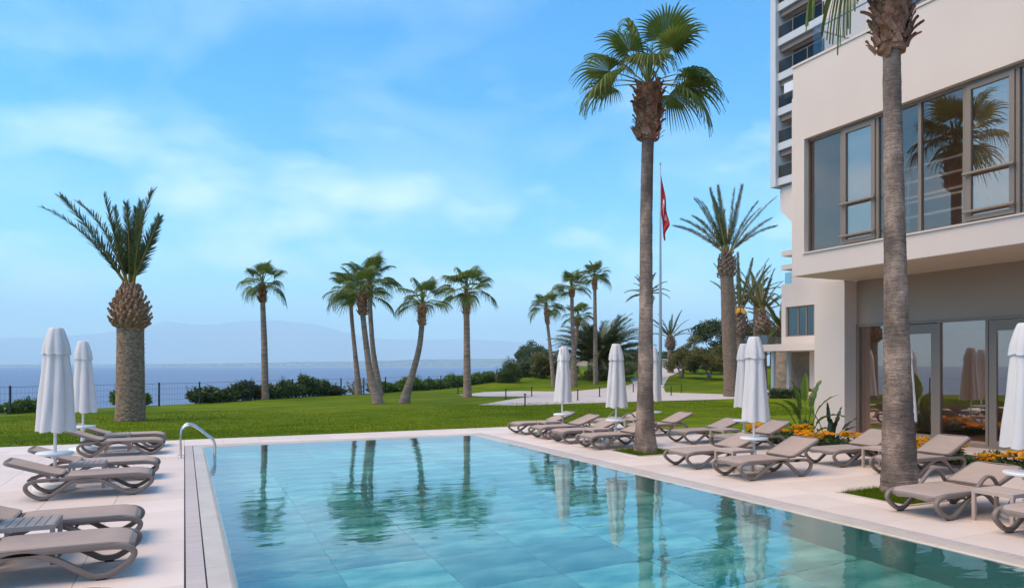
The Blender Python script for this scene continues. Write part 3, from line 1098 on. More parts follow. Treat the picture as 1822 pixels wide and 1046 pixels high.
def lounger(tip_x, cy, flip, label, group, back=21.0, arms=False, jit=0.0):
    jr = random.Random(label)
    back += jr.uniform(-2.5, 2.5)
    t = thing('sun_lounger', label, 'sun lounger', (tip_x + jr.uniform(-0.03, 0.03), cy, 0), (PI if flip else 0) + R(jr.uniform(-1.2, 1.2)), group)
    for sy in (-1, 1):
        f = put('side_frame', LM['side'], t, (0, sy * LW, 0))
        for x in (0.285, 1.41):
            put('foot_pad', LM['pad'], f, (x, 0, 0))
        if arms:
            put('armrest', LM['arm'], t, (0, sy * 0.362, 0))
    s_ = put('seat_frame', LM['seat_frame'], t, (0, 0, 0.325))
    put('sling', LM['seat_sling'], s_, (0, 0, 0.002))
    b = put('backrest', LM['backrest'], t, (1.19, 0, 0.333), (0, -R(back), 0))
    put('sling', LM['back_sling'], b, (0, 0, 0.002))
    put('prop', LM['prop'], b)
    put('cross_rod', LM['rod'], t, (1.30, 0, 0.27)); put('cross_rod', LM['rod'], t, (0.62, 0, 0.245))
    return t


FR, SR, LR = 'loungers along the pool edge on the right', 'loungers in the second row on the right', 'loungers on the left deck'
FX, SX, LX = 8.45, 11.16, -0.40
lounger(FX, 18.14, False, 'taupe lounger nearest the lawn, farthest in the poolside row at right', FR, 21)
lounger(FX, 16.79, False, 'second taupe lounger from the lawn in the right poolside row', FR, 21)
lounger(FX, 15.61, False, 'third taupe lounger from the lawn in the right poolside row', FR, 19)
lounger(FX, 14.28, False, 'taupe lounger in the right poolside row just beyond the tall palm trunk', FR, 20)
lounger(FX, 10.89, False, 'taupe lounger in the right poolside row just this side of the tall palm', FR, 20)
lounger(FX, 9.45, False, 'taupe lounger standing in front of the white parasol between the two big palms', FR, 22)
lounger(FX, 6.07, False, 'taupe lounger with raised armrests beside the nearest palm trunk', FR, 17, True)
lounger(FX, 4.70, False, 'taupe lounger cut off by the right edge of the picture', FR, 18, True)
lounger(SX, 18.20, False, 'taupe lounger with raised armrests half hidden behind the tall palm by the lawn', SR, 17, True)
lounger(SX, 16.25, False, 'taupe lounger whose backrest shows just right of the tall palm trunk', SR, 23)
lounger(SX, 14.27, False, 'taupe second-row lounger by the lawn with parasol pole at its head', SR, 20)
lounger(SX, 12.72, False, 'taupe second-row lounger backing onto the banana plant', SR, 23)
lounger(SX, 9.92, False, 'taupe second-row lounger just left of the nearest palm trunk', SR, 24)
lounger(SX, 8.45, False, 'taupe second-row lounger seen right of the nearest palm trunk before the flowers', SR, 23)
lounger(LX, 19.15, True, 'farthest taupe lounger on the left deck, next to the lawn', LR, 20)
lounger(LX, 17.65, True, 'taupe lounger on the left deck on the near side of the far parasol', LR, 20)
lounger(LX, 13.90, True, 'taupe lounger on the left deck behind the nearer parasol pole', LR, 18)
lounger(LX, 12.42, True, 'taupe lounger on the left deck in front of the nearer parasol', LR, 20)
lounger(LX, 9.05, True, 'taupe lounger at left edge, behind the slatted table in the foreground', LR, 19)
lounger(LX, 7.74, True, 'taupe lounger at left edge, in front of the slatted foreground table', LR, 19)
lounger(LX, 5.62, True, 'taupe lounger cut off at the bottom left corner of the picture', LR, 19)


# ------------------------------------------------------------------ side tables
def table_meshes():
    D = {}
    m = MB(); m.cbox(-0.036, 0.036, -0.235, 0.235, -0.014, 0.0, 0.003); D['slat'] = m.mesh('slat', M_table)
    m = MB()
    m.cbox(-0.25, 0.25, -0.25, -0.236, -0.05, 0, 0.003); m.cbox(-0.25, 0.25, 0.236, 0.25, -0.05, 0, 0.003)
    m.cbox(-0.25, -0.238, -0.236, 0.236, -0.05, 0, 0.003); m.cbox(0.238, 0.25, -0.236, 0.236, -0.05, 0, 0.003)
    D['rim'] = m.mesh('table_rim', M_table)
    m = MB(); m.cbox(-0.02, 0.02, -0.02, 0.02, 0, 0.352, 0.002); D['leg'] = m.mesh('leg', M_table)
    return D


TM = table_meshes()


def side_table(x, y, label):
    t = thing('side_table', label, 'side table', (x, y, 0), 0, 'square slatted side tables between loungers')
    put('table_rim', TM['rim'], t, (0, 0, 0.40))
    for i in range(6):
        put('slat', TM['slat'], t, (-0.1975 + i * 0.079, 0, 0.398))
    for sx in (-1, 1):
        for sy in (-1, 1):
            put('leg', TM['leg'], t, (sx * 0.228, sy * 0.228, 0))


side_table(-1.40, 8.40, 'square slatted taupe table between the two loungers at the left edge')
side_table(-1.40, 13.16, 'square slatted taupe table between loungers at the nearer left parasol')
side_table(-1.38, 18.40, 'square slatted taupe table between the farthest loungers on the left deck')
side_table(9.26, 17.46, 'square taupe table between the two loungers nearest the lawn at right')
side_table(9.26, 14.95, 'square taupe table between the loungers beyond the tall palm')
side_table(9.27, 10.16, 'square taupe table between the loungers this side of the tall palm')
side_table(9.27, 5.39, 'square taupe table at the right edge beside the lounger with raised armrests')
side_table(12.02, 13.50, 'square taupe table in the second row before the far parasol pole')
side_table(12.02, 9.19, 'square taupe table in the second row behind the nearest palm trunk')
side_table(12.00, 17.22, 'square taupe table behind the tall palm near the lawn')


# ------------------------------------------------------------------ closed parasols
def canopy_mesh(seed):
    r = random.Random(seed)
    n, m = 64, 26
    ph = r.uniform(0, 6)
    nf = 7
    V = []; F = []
    zs = [0.93 + (2.16 - 0.93) * i / m for i in range(m + 1)]
    amp = [r.uniform(0.45, 1.5) for _ in range(nf)]
    offs = [r.uniform(-0.18, 0.18) for _ in range(nf)]

    def fold(w, z, k):
        a = (w + ph + 0.10 * math.sin(z * 2 + ph)) % (2 * PI)
        i = int(a / (2 * PI) * nf) % nf
        t = (a / (2 * PI) * nf) % 1.0
        t = min(1, max(0, t + offs[i] * math.sin(PI * t)))
        return (abs(math.sin(PI * t)) ** 0.7) * amp[i] * k
    for zi, z in enumerate(zs):
        R0 = float(np.interp(z, [0.93, 1.2, 1.6, 2.0, 2.16], [0.232, 0.214, 0.184, 0.150, 0.135]))
        for k in range(n):
            w = 2 * PI * k / n
            rr = R0 * (1 + 0.36 * (fold(w, z, 1.0) - 0.45)) + 0.012 * nz(3 * math.cos(w), 3 * math.sin(w), z * 2.2 + seed)
            dz = 0
            if zi == 0:
                dz = -0.03 * fold(w, z, 1.0) + 0.03 * nz(4 * math.cos(w), 4 * math.sin(w), seed)
            V.append((rr * math.cos(w), rr * math.sin(w), z + dz))
    for i in range(m):
        for k in range(n):
            k2 = (k + 1) % n
            F.append((i * n + k, i * n + k2, (i + 1) * n + k2, (i + 1) * n + k))
    a = MB(); a.add(V, F)
    # top cap with a scalloped flare
    V = []; F = []
    prof = [(0.180, 2.10), (0.174, 2.15), (0.168, 2.22), (0.145, 2.32), (0.118, 2.42), (0.098, 2.475), (0.085, 2.49), (0.0, 2.495)]
    for pi_, (rp, z) in enumerate(prof):
        for k in range(n):
            w = 2 * PI * k / n
            fk = fold(w, 2.1, 1.0)
            g = 0.26 * (1 - pi_ / (len(prof) - 1))
            rr = rp * (1 + g * (fk - 0.6))
            V.append((rr * math.cos(w), rr * math.sin(w), z - (0.022 * fk if pi_ == 0 else 0)))
    for i in range(len(prof) - 1):
        for k in range(n):
            k2 = (k + 1) % n
            F.append((i * n + k, i * n + k2, (i + 1) * n + k2, (i + 1) * n + k))
    b = MB(); b.add(V, F)
    return a.mesh('canopy', M_canvas, True), b.mesh('canopy_cap', M_canvas, True)


CAN = [canopy_mesh(s_) for s_ in (1, 2, 3, 4)]
_m = MB(); _m.tube([(0, 0, 0.1), (0, 0, 2.45)], 0.023, 14); POLE = _m.mesh('pole', M_white, True)
_m = MB(); _m.lathe([(0.27, 0.0), (0.29, 0.02), (0.29, 0.07), (0.25, 0.12), (0.09, 0.15), (0.05, 0.16), (0.045, 0.34), (0.03, 0.345)], 28); PBASE = _m.mesh('base', M_white, False)
_m = MB(); _m.lathe([(0.24, 0.555), (0.258, 0.565), (0.258, 0.59), (0.25, 0.598), (0.03, 0.60)], 32); TRAY = _m.mesh('tray', M_white)
_m = MB(); _m.lathe([(0.03, 0.49), (0.05, 0.50), (0.05, 0.545), (0.03, 0.555)], 16); COLLAR = _m.mesh('tray_collar', M_white)


def parasol(x, y, label, i, tilt=(0, 0), s_=1.0):
    t = thing('closed_parasol', label, 'parasol', (x, y, 0), 0, 'closed white parasols')
    put('base', PBASE, t)
    rot = (R(tilt[0]), R(tilt[1]), 0)
    put('pole', POLE, t, (0, 0, 0), rot)
    c = put('canopy', CAN[i % 4][0], t, (0, 0, 0), (rot[0], rot[1], i * 1.3), (1, 1, s_))
    put('canopy_cap', CAN[i % 4][1], c)
    tr = put('tray', TRAY, t, (0, 0, 0), rot)
    put('tray_collar', COLLAR, tr)


parasol(-1.84, 13.02, 'closed white parasol on the left deck, the nearer and larger of two', 0, (0, 0.5), 1.02)
parasol(-2.06, 18.38, 'closed white parasol on the left deck nearer the lawn', 1)
parasol(-1.93, 8.42, 'white parasol just outside the left edge, only its base edge showing', 2)
parasol(9.70, 17.46, 'closed white parasol leaning slightly left, farthest in the right poolside row', 3, (0, -2.2))
parasol(9.82, 14.95, 'closed white parasol just left of the tall palm trunk', 4)
parasol(9.75, 10.15, 'closed white parasol in front of its twin, right of the date palm', 5)
parasol(9.72, 5.38, 'closed white parasol cut off by the right edge of the picture', 6)
parasol(12.66, 13.52, 'closed white parasol half hidden behind its twin at right', 7)
parasol(12.55, 9.17, 'closed white parasol behind the nearest palm trunk before the glass', 8)
parasol(12.55, 17.15, 'closed white parasol hidden behind the tall palm trunk, a sliver showing', 9)


# ------------------------------------------------------------------ palms
def fan_frond_mesh(elev, seed, droop=1.0, mats=None):
    r = random.Random(seed)
    mb = MB()
    Lp, Lb = 0.82, 0.95
    P = []
    e = elev
    p = np.array([0.0, 0, 0])
    ns = 7
    for i in range(ns + 1):
        P.append(tuple(p))
        p = p + np.array([math.cos(e), 0, math.sin(e)]) * (Lp / ns)
        e -= R(2.6) * droop * (0.4 + math.cos(elev))
    mb.tube(P, [0.021 - 0.013 * i / ns for i in range(ns + 1)], 5, 1)
    c = np.array(P[-1])
    a = np.array([math.cos(e), 0, math.sin(e)]); s_ = np.array([0, 1.0, 0]); n_ = np.cross(a, s_)
    n_ = -n_ if n_[2] < 0 else n_
    nl = 40
    span = R(118)
    dphi = 2 * span / nl
    for i in range(nl):
        phi = -span + (i + 0.5) * dphi
        L = Lb * (0.68 + 0.32 * math.cos(phi * 0.8)) * r.uniform(0.9, 1.05)
        dirv = a * math.cos(phi) + s_ * math.sin(phi)
        fold = 0.13 * abs(math.sin(phi)) ** 1.3
        perp = -a * math.sin(phi) + s_ * math.cos(phi)
        dr = droop * r.uniform(0.75, 1.25)
        st = [0.0, 0.25, 0.5, 0.64, 0.78, 0.9, 1.0]
        V = []
        for t in st:
            q = c + dirv * (t * L) - n_ * 0.0
            q = q + n_ * (fold * t * L * 1.6 - 0.10 * t * t * L)
            over = max(0, t - 0.42)
            # beyond the fused palm the strips bend and hang
            q = q + np.array([0, 0, -1.0]) * (1.25 * over * over * L * dr)
            q = q - dirv * (0.42 * over * over * L * dr)
            hw = t * L * math.tan(dphi / 2) if t <= 0.5 else 0.5 * L * math.tan(dphi / 2) * max(0.02, (1 - (t - 0.5) / 0.5)) ** 0.8
            off = n_ * (0.010 if i % 2 else -0.010) * min(1, t * 2)
            V.append(tuple(q - perp * hw + off)); V.append(tuple(q + perp * hw - off))
        F = [(2 * k, 2 * k + 1, 2 * k + 3, 2 * k + 2) for k in range(len(st) - 1)]
        mb.add(V, F, 0)
    return mb.mesh('fan_frond', mats or [M_frond, M_petiole])


FAN_E = [80, 62, 45, 28, 12, -4, -20, -45]
FAN = {}
for e_ in FAN_E:
    for v_ in range(2):
        FAN[(e_, v_)] = fan_frond_mesh(R(e_), e_ * 3 + v_ + 500, 0.55 + 0.45 * v_ + (0.2 if e_ < 30 else 0))


def trunk_mesh(pts, n=24, dz=0.05, ring=0.02, seed=0, name='trunk', m=None, diamond=None, flare=0.0):
    """pts: (x, y, z, r) along the stem"""
    P = smooth_path(pts, max(3, int(np.ceil((pts[-1][2] - pts[0][2]) / dz / max(1, len(pts) - 1)))))
    V = []; F = []
    for i, (x, y, z, r) in enumerate(P):
        jr = ring * nz(z * 9.0, seed * 3.1) + ring * 0.9 * ((z * 7.3 + 0.8 * nz(z * 1.3, seed)) % 1.0 - 0.5)
        for k in range(n):
            w = 2 * PI * k / n
            rr = r * (1 + jr + ring * 1.6 * nz(math.cos(w) * 1.6, math.sin(w) * 1.6, z * 3.1 + seed) + ring * 0.8 * nz(math.cos(w) * 5, math.sin(w) * 5, z * 14 + seed))
            if diamond:
                nn, kz, am = diamond
                tz = z * kz
                a1 = abs(math.sin(0.5 * (nn * w + tz * 2 * PI))); a2 = abs(math.sin(0.5 * (nn * w - tz * 2 * PI)))
                rr += am * (min(a1, a2) ** 0.6 - 0.5)
            V.append((x + rr * math.cos(w), y + rr * math.sin(w), z))
    for i in range(len(P) - 1):
        for k in range(n):
            k2 = (k + 1) % n
            F.append((i * n + k, i * n + k2, (i + 1) * n + k2, (i + 1) * n + k))
    o = (len(P) - 1) * n
    F.append(tuple(range(o, o + n)))
    mb = MB(); mb.add(V, F)
    return mb.mesh(name, m or M_trunk, True)


def boot_plate(w, l, curl, seed, split=True):
    """old leaf base: a thick curved plate pointing up and out along +X, +Z"""
    r = random.Random(seed)
    V = []; F = []
    st = [(0, 0.0), (0.3, 0.07), (0.6, 0.19), (0.85, 0.36 * curl), (1.0, 0.52 * curl)]
    for t, o in st:
        hw = w * (1 - 0.55 * t) * r.uniform(0.85, 1.1)
        x = o * l
        z = t * l * 0.9
        th = 0.02 * (1 - 0.5 * t)
        V += [(x, -hw, z), (x + 0.015, 0, z), (x, hw, z), (x - th, 0, z - 0.005)]
    n = len(st)
    for i in range(n - 1):
        for j in range(4):
            j2 = (j + 1) % 4
            F.append((i * 4 + j, i * 4 + j2, (i + 1) * 4 + j2, (i + 1) * 4 + j))
    o = (n - 1) * 4
    F.append((o, o + 1, o + 2, o + 3)); F.append((3, 2, 1, 0))
    m = MB(); m.add(V, F)
    return m


BOOTS = [boot_plate(0.125, 0.30, c_, s_) for c_, s_ in ((0.45, 1), (0.75, 2), (1.1, 3))]
BOOT_ME = [b.mesh('boot', M_fibre) for b in BOOTS]


def xform(V, az, tilt, loc, s_):
    ca, sa = math.cos(az), math.sin(az)
    ct, st = math.cos(tilt), math.sin(tilt)
    out = []
    for (x, y, z) in V:
        x, z = x * ct + z * st, -x * st + z * ct
        x, y, z = x * s_, y * s_, z * s_
        out.append((x * ca - y * sa + loc[0], x * sa + y * ca + loc[1], z + loc[2]))
    return out


def fan_palm(label, base, stem, boot_len, nf, seed, scale=1.0, single_boots=False, group=None, nb=60, mtr=None, boot_r=None, tr_n=20, elev=(82, -8), dz=0.06, fronds=None):
    """stem: (dx, dy, z, r) from the base; the last point is the crown"""
    r = random.Random(seed)
    t = thing('fan_palm', label, 'palm tree', base, 0, group)
    t_me = trunk_mesh(stem, tr_n, dz, 0.022, seed, 'trunk', mtr or M_trunk_far)
    put('trunk', t_me, t)
    cx, cy, cz, cr = stem[-1]
    br = boot_r or cr * 1.35
    # fibrous collar of old leaf bases below the crown
    zb0 = cz - boot_len
    def axis(z):
        for a, b in zip(stem[:-1], stem[1:]):
            if a[2] <= z <= b[2]:
                q = (z - a[2]) / (b[2] - a[2] + 1e-9)
                return a[0] + (b[0] - a[0]) * q, a[1] + (b[1] - a[1]) * q
        return cx, cy
    col = MB()
    prof = []
    V = []; F = []
    nn = 18; ks = 10
    for i in range(ks + 1):
        q = i / ks
        z = zb0 + boot_len * 1.06 * q
        ax, ay = axis(min(z, cz))
        rr = 0.88 * br * (0.86 + 0.16 * math.sin(PI * min(1, q * 1.15)) - 0.38 * max(0, q - 0.6))
        for k in range(nn):
            w = 2 * PI * k / nn
            f = rr * (1 + 0.10 * nz(2 * math.cos(w), 2 * math.sin(w), z * 6 + seed))
            V.append((ax + f * math.cos(w), ay + f * math.sin(w), z))
    for i in range(ks):
        for k in range(nn):
            k2 = (k + 1) % nn
            F.append((i * nn + k, i * nn + k2, (i + 1) * nn + k2, (i + 1) * nn + k))
    F.append(tuple(range(nn - 1, -1, -1))); F.append(tuple(range(ks * nn, ks * nn + nn)))
    col.add(V, F)
    holder = None
    places = []
    for i in range(nb):
        q = (i + r.random()) / nb
        z = zb0 + boot_len * (0.0 + 0.92 * q)
        az = i * 2.39996 + r.uniform(-0.3, 0.3)
        ax, ay = axis(z)
        rr = br * 0.86
        places.append((az, R(r.uniform(-6, 22)) - (R(r.uniform(100, 170)) if r.random() < 0.05 else 0), (ax + rr * math.cos(az), ay + rr * math.sin(az), z), r.uniform(0.6, 1.05) * br / 0.28, r.randrange(3)))
    if not single_boots:
        for az, ti, loc, s_, k in places:
            col.add(xform(BOOTS[k].v, az, ti, loc, s_), BOOTS[k].f)
    holder = col.build('fibre_collar', M_fibre, t)
    if single_boots:
        for az, ti, loc, s_, k in places:
            put('boot', BOOT_ME[k], holder, loc, (0, ti, az), s_)
    # crown: a spear of folded young leaves, then the spread fronds
    sp = MB()
    for k in range(7):
        w = k * 0.9 + seed
        sp.tube([(cx, cy, cz - 0.05), (cx + 0.06 * math.cos(w), cy + 0.06 * math.sin(w), cz + 0.45 * scale), (cx + 0.16 * math.cos(w), cy + 0.16 * math.sin(w), cz + r.uniform(0.75, 1.05) * scale)], [0.025, 0.03, 0.004], 5)
    crown = sp.build('crown', M_frond_spear, t)
    L = fronds or []
    if not L:
        for i in range(nf):
            q = (i + 0.5) / nf
            L.append((math.degrees(i * 2.39996 + r.uniform(-0.25, 0.25)), elev[0] + (elev[1] - elev[0]) * q ** 0.9 + r.uniform(-6, 6)))
    for (az, el) in L:
        key = min(FAN_E, key=lambda e: abs(e - el))
        put('frond', FAN[(key, r.randrange(2))], crown, (cx + 0.05 * math.cos(R(az)), cy + 0.05 * math.sin(R(az)), cz + 0.02 + 0.10 * math.sin(R(el))),
            (R(r.uniform(-14, 14)), 0, R(az)), scale * r.uniform(0.9, 1.08))
    return t


IA = -math.degrees(YAW)          # bearing of "straight right in the picture"
PAL = 'fan palms standing on the lawn'
# the two big palms in the deck
fan_palm('tall slender fan palm growing from the deck among the right-hand loungers', (9.42, 13.15, -0.02),
         [(0, 0, 0, 0.28), (0, 0, 0.12, 0.262), (0.0, 0, 0.6, 0.215), (0.0, 0, 1.5, 0.176), (0.02, 0, 3.4, 0.150), (0.03, 0, 5.5, 0.138), (0.07, 0, 7.1, 0.134), (0.09, 0, 8.25, 0.13)],
         1.20, 0, 11, 1.03, True, nb=150, mtr=M_trunk, boot_r=0.265, tr_n=40, dz=0.03,
         fronds=[(IA + a, e) for a, e in ((182, 22), (165, 14), (200, 6), (2, 34), (-14, 14), (15, 16), (-30, 2), (40, 10), (150, 38), (215, 44), (95, 66), (-80, 70), (262, 30), (120, 58), (20, 62), (170, 74), (-50, 46))])
fan_palm('nearest thick palm trunk at right, its crown out of the picture', (9.96, 7.32, -0.02),
         [(0, 0, 0, 0.275), (0, 0, 0.15, 0.262), (-0.01, 0.0, 0.8, 0.236), (-0.03, 0.0, 1.4, 0.208), (-0.06, 0, 2.4, 0.178), (-0.10, 0, 3.9, 0.150), (-0.14, 0, 5.4, 0.134), (-0.17, 0, 6.75, 0.124), (-0.17, 0, 9.0, 0.13)],
         2.25, 24, 5, 1.05, True, nb=230, mtr=M_trunk, boot_r=0.25, tr_n=48, dz=0.025,
         fronds=[(IA + 180, -45), (IA + 166, -20)] + [(i * 137.5, 82 - 64 * i / 20) for i in range(20)])


def at(u, d):
    """ground point on bearing u of the picture at depth d"""
    k = (u - 911) / 1255.0
    return (d * (SA + k * CA), d * (CA - k * SA))


def gp(x, y, dz=-0.03):
    return (x, y, ground_z(x, y) + dz)


def lean(d, offs, zs, rs, thin=1.0):
    """offsets measured across the view, in metres, to stem points"""
    return [(o * CA, -o * SA, z, r_ * thin) for o, z, r_ in zip(offs, zs, rs)]


fan_palm('single slim fan palm on the lawn right of the stout date palm', gp(4.17, 42.3),
         lean(40, [0, 0, -0.05, -0.12, -0.18], [0, 0.5, 3, 5, 6.5], [0.33, 0.27, 0.235, 0.2, 0.19], 0.74), 0.95, 15, 21, 0.93, nb=46, group=PAL, boot_r=0.25)
fan_palm('left palm of the lawn cluster of three, slightly curved trunk', gp(10.54, 47.0),
         lean(47, [0, -0.05, -0.25, -0.45, -0.55], [0, 1, 3, 5.1, 6.8], [0.36, 0.27, 0.2, 0.175, 0.17], 0.74), 0.85, 14, 22, 1.12, nb=40, group=PAL, boot_r=0.24)
fan_palm('front palm of the lawn cluster of three, trunk leaning left from a swollen foot', gp(8.87, 35.0),
         lean(35.5, [0, -0.14, -0.42, -0.62, -0.78, -0.88], [0, 0.5, 1.5, 2.9, 4.3, 5.5], [0.42, 0.36, 0.25, 0.2, 0.185, 0.18], 0.74), 1.0, 15, 23, 1.1, nb=50, group=PAL, boot_r=0.25)
fan_palm('rear right palm of the lawn cluster of three with the tallest crown', gp(11.4, 44.6),
         lean(46, [0, -0.15, -0.45, -0.62, -0.72], [0, 1.0, 2.9, 5.0, 7.25], [0.34, 0.28, 0.22, 0.2, 0.19], 0.74), 0.9, 15, 24, 1.36, nb=40, group=PAL, boot_r=0.23)
fan_palm('fan palm on the lawn with strongly bent trunk leaning right', gp(10.32, 35.48),
         lean(36.5, [0, 0.14, 0.46, 0.78, 0.92, 0.95], [0, 0.6, 1.65, 2.9, 4.1, 5.15], [0.42, 0.33, 0.24, 0.2, 0.185, 0.18], 0.74), 1.1, 13, 25, 1.0, nb=55, group=PAL, boot_r=0.22)
fan_palm('straight full-crowned fan palm beside the end of the garden path', gp(15.64, 40.08),
         lean(43, [0, -0.02, -0.04, -0.06, -0.08], [0, 0.5, 2.5, 4.7, 6.4], [0.42, 0.34, 0.28, 0.25, 0.24], 0.74), 1.3, 16, 26, 1.25, nb=60, group=PAL, boot_r=0.26)
G2 = 'slim fan palms by the garden path'
fan_palm('leaning slim palm behind the farthest poolside parasol', gp(27.33, 50.77),
         lean(58, [0, -0.2, -0.45, -0.62], [0, 2.5, 4.8, 6.5], [0.24, 0.2, 0.17, 0.16], 0.74), 1.3, 18, 31, 1.0, nb=40, group=G2, boot_r=0.22)
fan_palm('tall slim palm just left of the dark palm thicket, second tallest', gp(29.47, 51.12),
         lean(60, [0, -0.05, -0.15, -0.22], [0, 3, 5.5, 8.2], [0.38, 0.26, 0.22, 0.2], 0.74), 0.7, 20, 32, 1.05, nb=34, group=G2, boot_r=0.25)
fan_palm('short palm leaning right in front of the dark palm thicket', gp(31.0, 54.4),
         lean(63, [0, 0.2, 0.5, 0.62], [0, 1.8, 4.1, 5.9], [0.36, 0.24, 0.22, 0.2], 0.74), 0.8, 16, 33, 1.0, nb=34, group=G2, boot_r=0.24)
fan_palm('tallest slim palm beside the garden path right of the leaning one', gp(32.65, 52.89),
         lean(62, [0, -0.03, -0.06, -0.1], [0, 3, 6, 9.4], [0.31, 0.26, 0.22, 0.19], 0.74), 1.1, 20, 34, 0.98, nb=40, group=G2, boot_r=0.24)


def date_frond_mesh(length, elev, curve, seed, n=80, leaf=0.40, narrow=1.0):
    """feather frond leaving the origin along +X at the given elevation, arching over"""
    r = random.Random(seed)
    mb = MB()
    ns = 16
    p = np.array([0.0, 0, 0]); e = elev
    P = []; T = []
    for i in range(ns + 1):
        P.append(p.copy()); T.append(e)
        p = p + np.array([math.cos(e), 0, math.sin(e)]) * (length / ns)
        e -= curve / ns * (0.4 + 1.2 * i / ns)
    mb.tube([tuple(q) for q in P], [0.04 * (1 - 0.88 * i / ns) for i in range(ns + 1)], 5, 1)
    for i in range(n):
        t = 0.14 + 0.86 * (i + 0.5) / n
        k = min(ns - 1, int(t * ns)); f = t * ns - k
        q = P[k] * (1 - f) + P[k + 1] * f
        e = T[k]
        a = np.array([math.cos(e), 0, math.sin(e)]); nn = np.array([-math.sin(e), 0, math.cos(e)])
        L = leaf * (0.50 + 0.55 * math.sin(PI * t ** 0.8)) * r.uniform(0.75, 1.15)
        for sy in (-1, 1):
            s_ = np.array([0, sy, 0.0])
            d = a * (0.58 + 0.40 * t) + s_ * r.uniform(0.5, 0.78) * narrow + nn * r.uniform(-0.05, 0.45)
            d /= np.linalg.norm(d)
            w = 0.026
            m1 = q + d * L * 0.5
            tip = q + d * L + np.array([0, 0, -0.10 * L])
            side = np.cross(d, nn); side /= (np.linalg.norm(side) + 1e-9)
            V = [tuple(q - a * w), tuple(q + a * w), tuple(m1 + a * w), tuple(tip), tuple(m1 - a * w)]
            mb.add(V, [(0, 1, 2, 4), (4, 2, 3)], 0)
    return mb.mesh('date_frond', [M_date_frond, M_date_stalk])


DF = {}


def date_frond(length, el, cv, r, leaf=0.4, narrow=1.0):
    key = (round(length * 2) / 2, round(el / 12) * 12, round(cv / 20) * 20, r.randrange(2), round(leaf, 2), narrow)
    if key not in DF:
        DF[key] = date_frond_mesh(key[0], R(key[1]), R(key[2]), hash(key) % 9999 if False else int(key[0] * 10 + key[1] + key[2] * 3 + key[3]), 84, leaf, narrow)
    return DF[key], length / key[0]


_b = MB()
_V = []
for (x_, z_, w_, t_) in ((0, 0, 0.10, 0.02), (0.09, 0.05, 0.095, 0.05), (0.16, 0.14, 0.07, 0.05), (0.17, 0.19, 0.045, 0.03)):
    _V += [(x_, -w_, z_), (x_ + t_, 0, z_ - 0.02), (x_, w_, z_), (x_ - 0.03, 0, z_ + 0.02)]
_F = []
for i_ in range(3):
    for j_ in range(4):
        _F.append((i_ * 4 + j_, i_ * 4 + (j_ + 1) % 4, (i_ + 1) * 4 + (j_ + 1) % 4, (i_ + 1) * 4 + j_))
_F.append((12, 13, 14, 15)); _F.append((3, 2, 1, 0))
_b.add(_V, _F)
LEAFBASE = _b
LEAFBASE_ME = _b.mesh('leaf_base', M_boot)


def date_palm(label, base, stem, skirt, fronds, seed, group=None, single=False, nb=90, diamond=(12, 3.2, 0.045), flen=3.0, leaf=0.4, fruit=False, tr_n=36, narrow=1.0, dz=0.05, bs=1.0):
    """skirt: list of (z, r) of the swollen head of cut leaf bases; fronds: (azimuth, elevation, curve, length)"""
    r = random.Random(seed)
    mboot, mbark = (M_boot, M_date_bark) if single else (M_boot_dark, M_date_bark_dark)
    t = thing('date_palm', label, 'palm tree', base, 0, group)
    if stem:
        put('trunk', trunk_mesh(stem, tr_n, dz, 0.012, seed, 'trunk', mbark, diamond), t)
        cx, cy = stem[-1][0], stem[-1][1]
    else:
        cx = cy = 0
    m = MB(); m.lathe([(rr * 0.93, z) for z, rr in skirt], 20, (cx, cy))
    z0, z1 = skirt[0][0], skirt[-1][0]
    pl = []
    for i in range(nb):
        q = (i + 0.5) / nb
        z = z0 + 0.02 + (z1 - z0 - 0.06) * q
        rr = float(np.interp(z, [a for a, b in skirt], [b for a, b in skirt])) * 0.9
        az = i * 2.39996 + r.uniform(-0.08, 0.08)
        pl.append(((cx + rr * math.cos(az), cy + rr * math.sin(az), z), (0, R(r.uniform(-30, 8)) + R(20) * (0.5 - q), az), r.uniform(0.85, 1.15) * bs))
    if not single:
        for loc, ro, s_ in pl:
            m.add(xform(LEAFBASE.v, ro[2], ro[1], loc, s_), LEAFBASE.f)
    head = m.build('leaf_base_head', mboot, t)
    if single:
        for loc, ro, s_ in pl:
            put('leaf_base', LEAFBASE_ME, head, loc, ro, s_)
    sp = MB()
    for k in range(5):
        w = k * 1.3
        sp.tube([(cx, cy, z1 - 0.1), (cx + 0.08 * math.cos(w), cy + 0.08 * math.sin(w), z1 + flen * 0.25), (cx + 0.15 * math.cos(w), cy + 0.15 * math.sin(w), z1 + flen * 0.5)], [0.05, 0.035, 0.008], 5)
    crown = sp.build('crown', M_date_stalk, t)
    for (az, el, cv, ln) in fronds:
        me, sc = date_frond(ln, el, cv, r, leaf, narrow)
        put('frond', me, crown, (cx + 0.10 * math.cos(R(az)), cy + 0.10 * math.sin(R(az)), z1 - 0.06), (R(r.uniform(-25, 25)), 0, R(az)), sc)
    if fruit:
        for k in range(9):
            f = MB()
            w = k * 0.7 + 0.3
            for q in range(14):
                a2 = w + r.uniform(-0.3, 0.3); ll = r.uniform(0.5, 0.9)
                f.tube([(cx, cy, z1), (cx + 0.3 * math.cos(a2), cy + 0.3 * math.sin(a2), z1 + 0.35), (cx + (0.35 + 0.25 * ll) * math.cos(a2), cy + (0.35 + 0.25 * ll) * math.sin(a2), z1 + 0.35 - ll * 0.5)], [0.02, 0.02, 0.03], 4)
            f.build('fruit_stalk', M_fruit, crown)
    return t


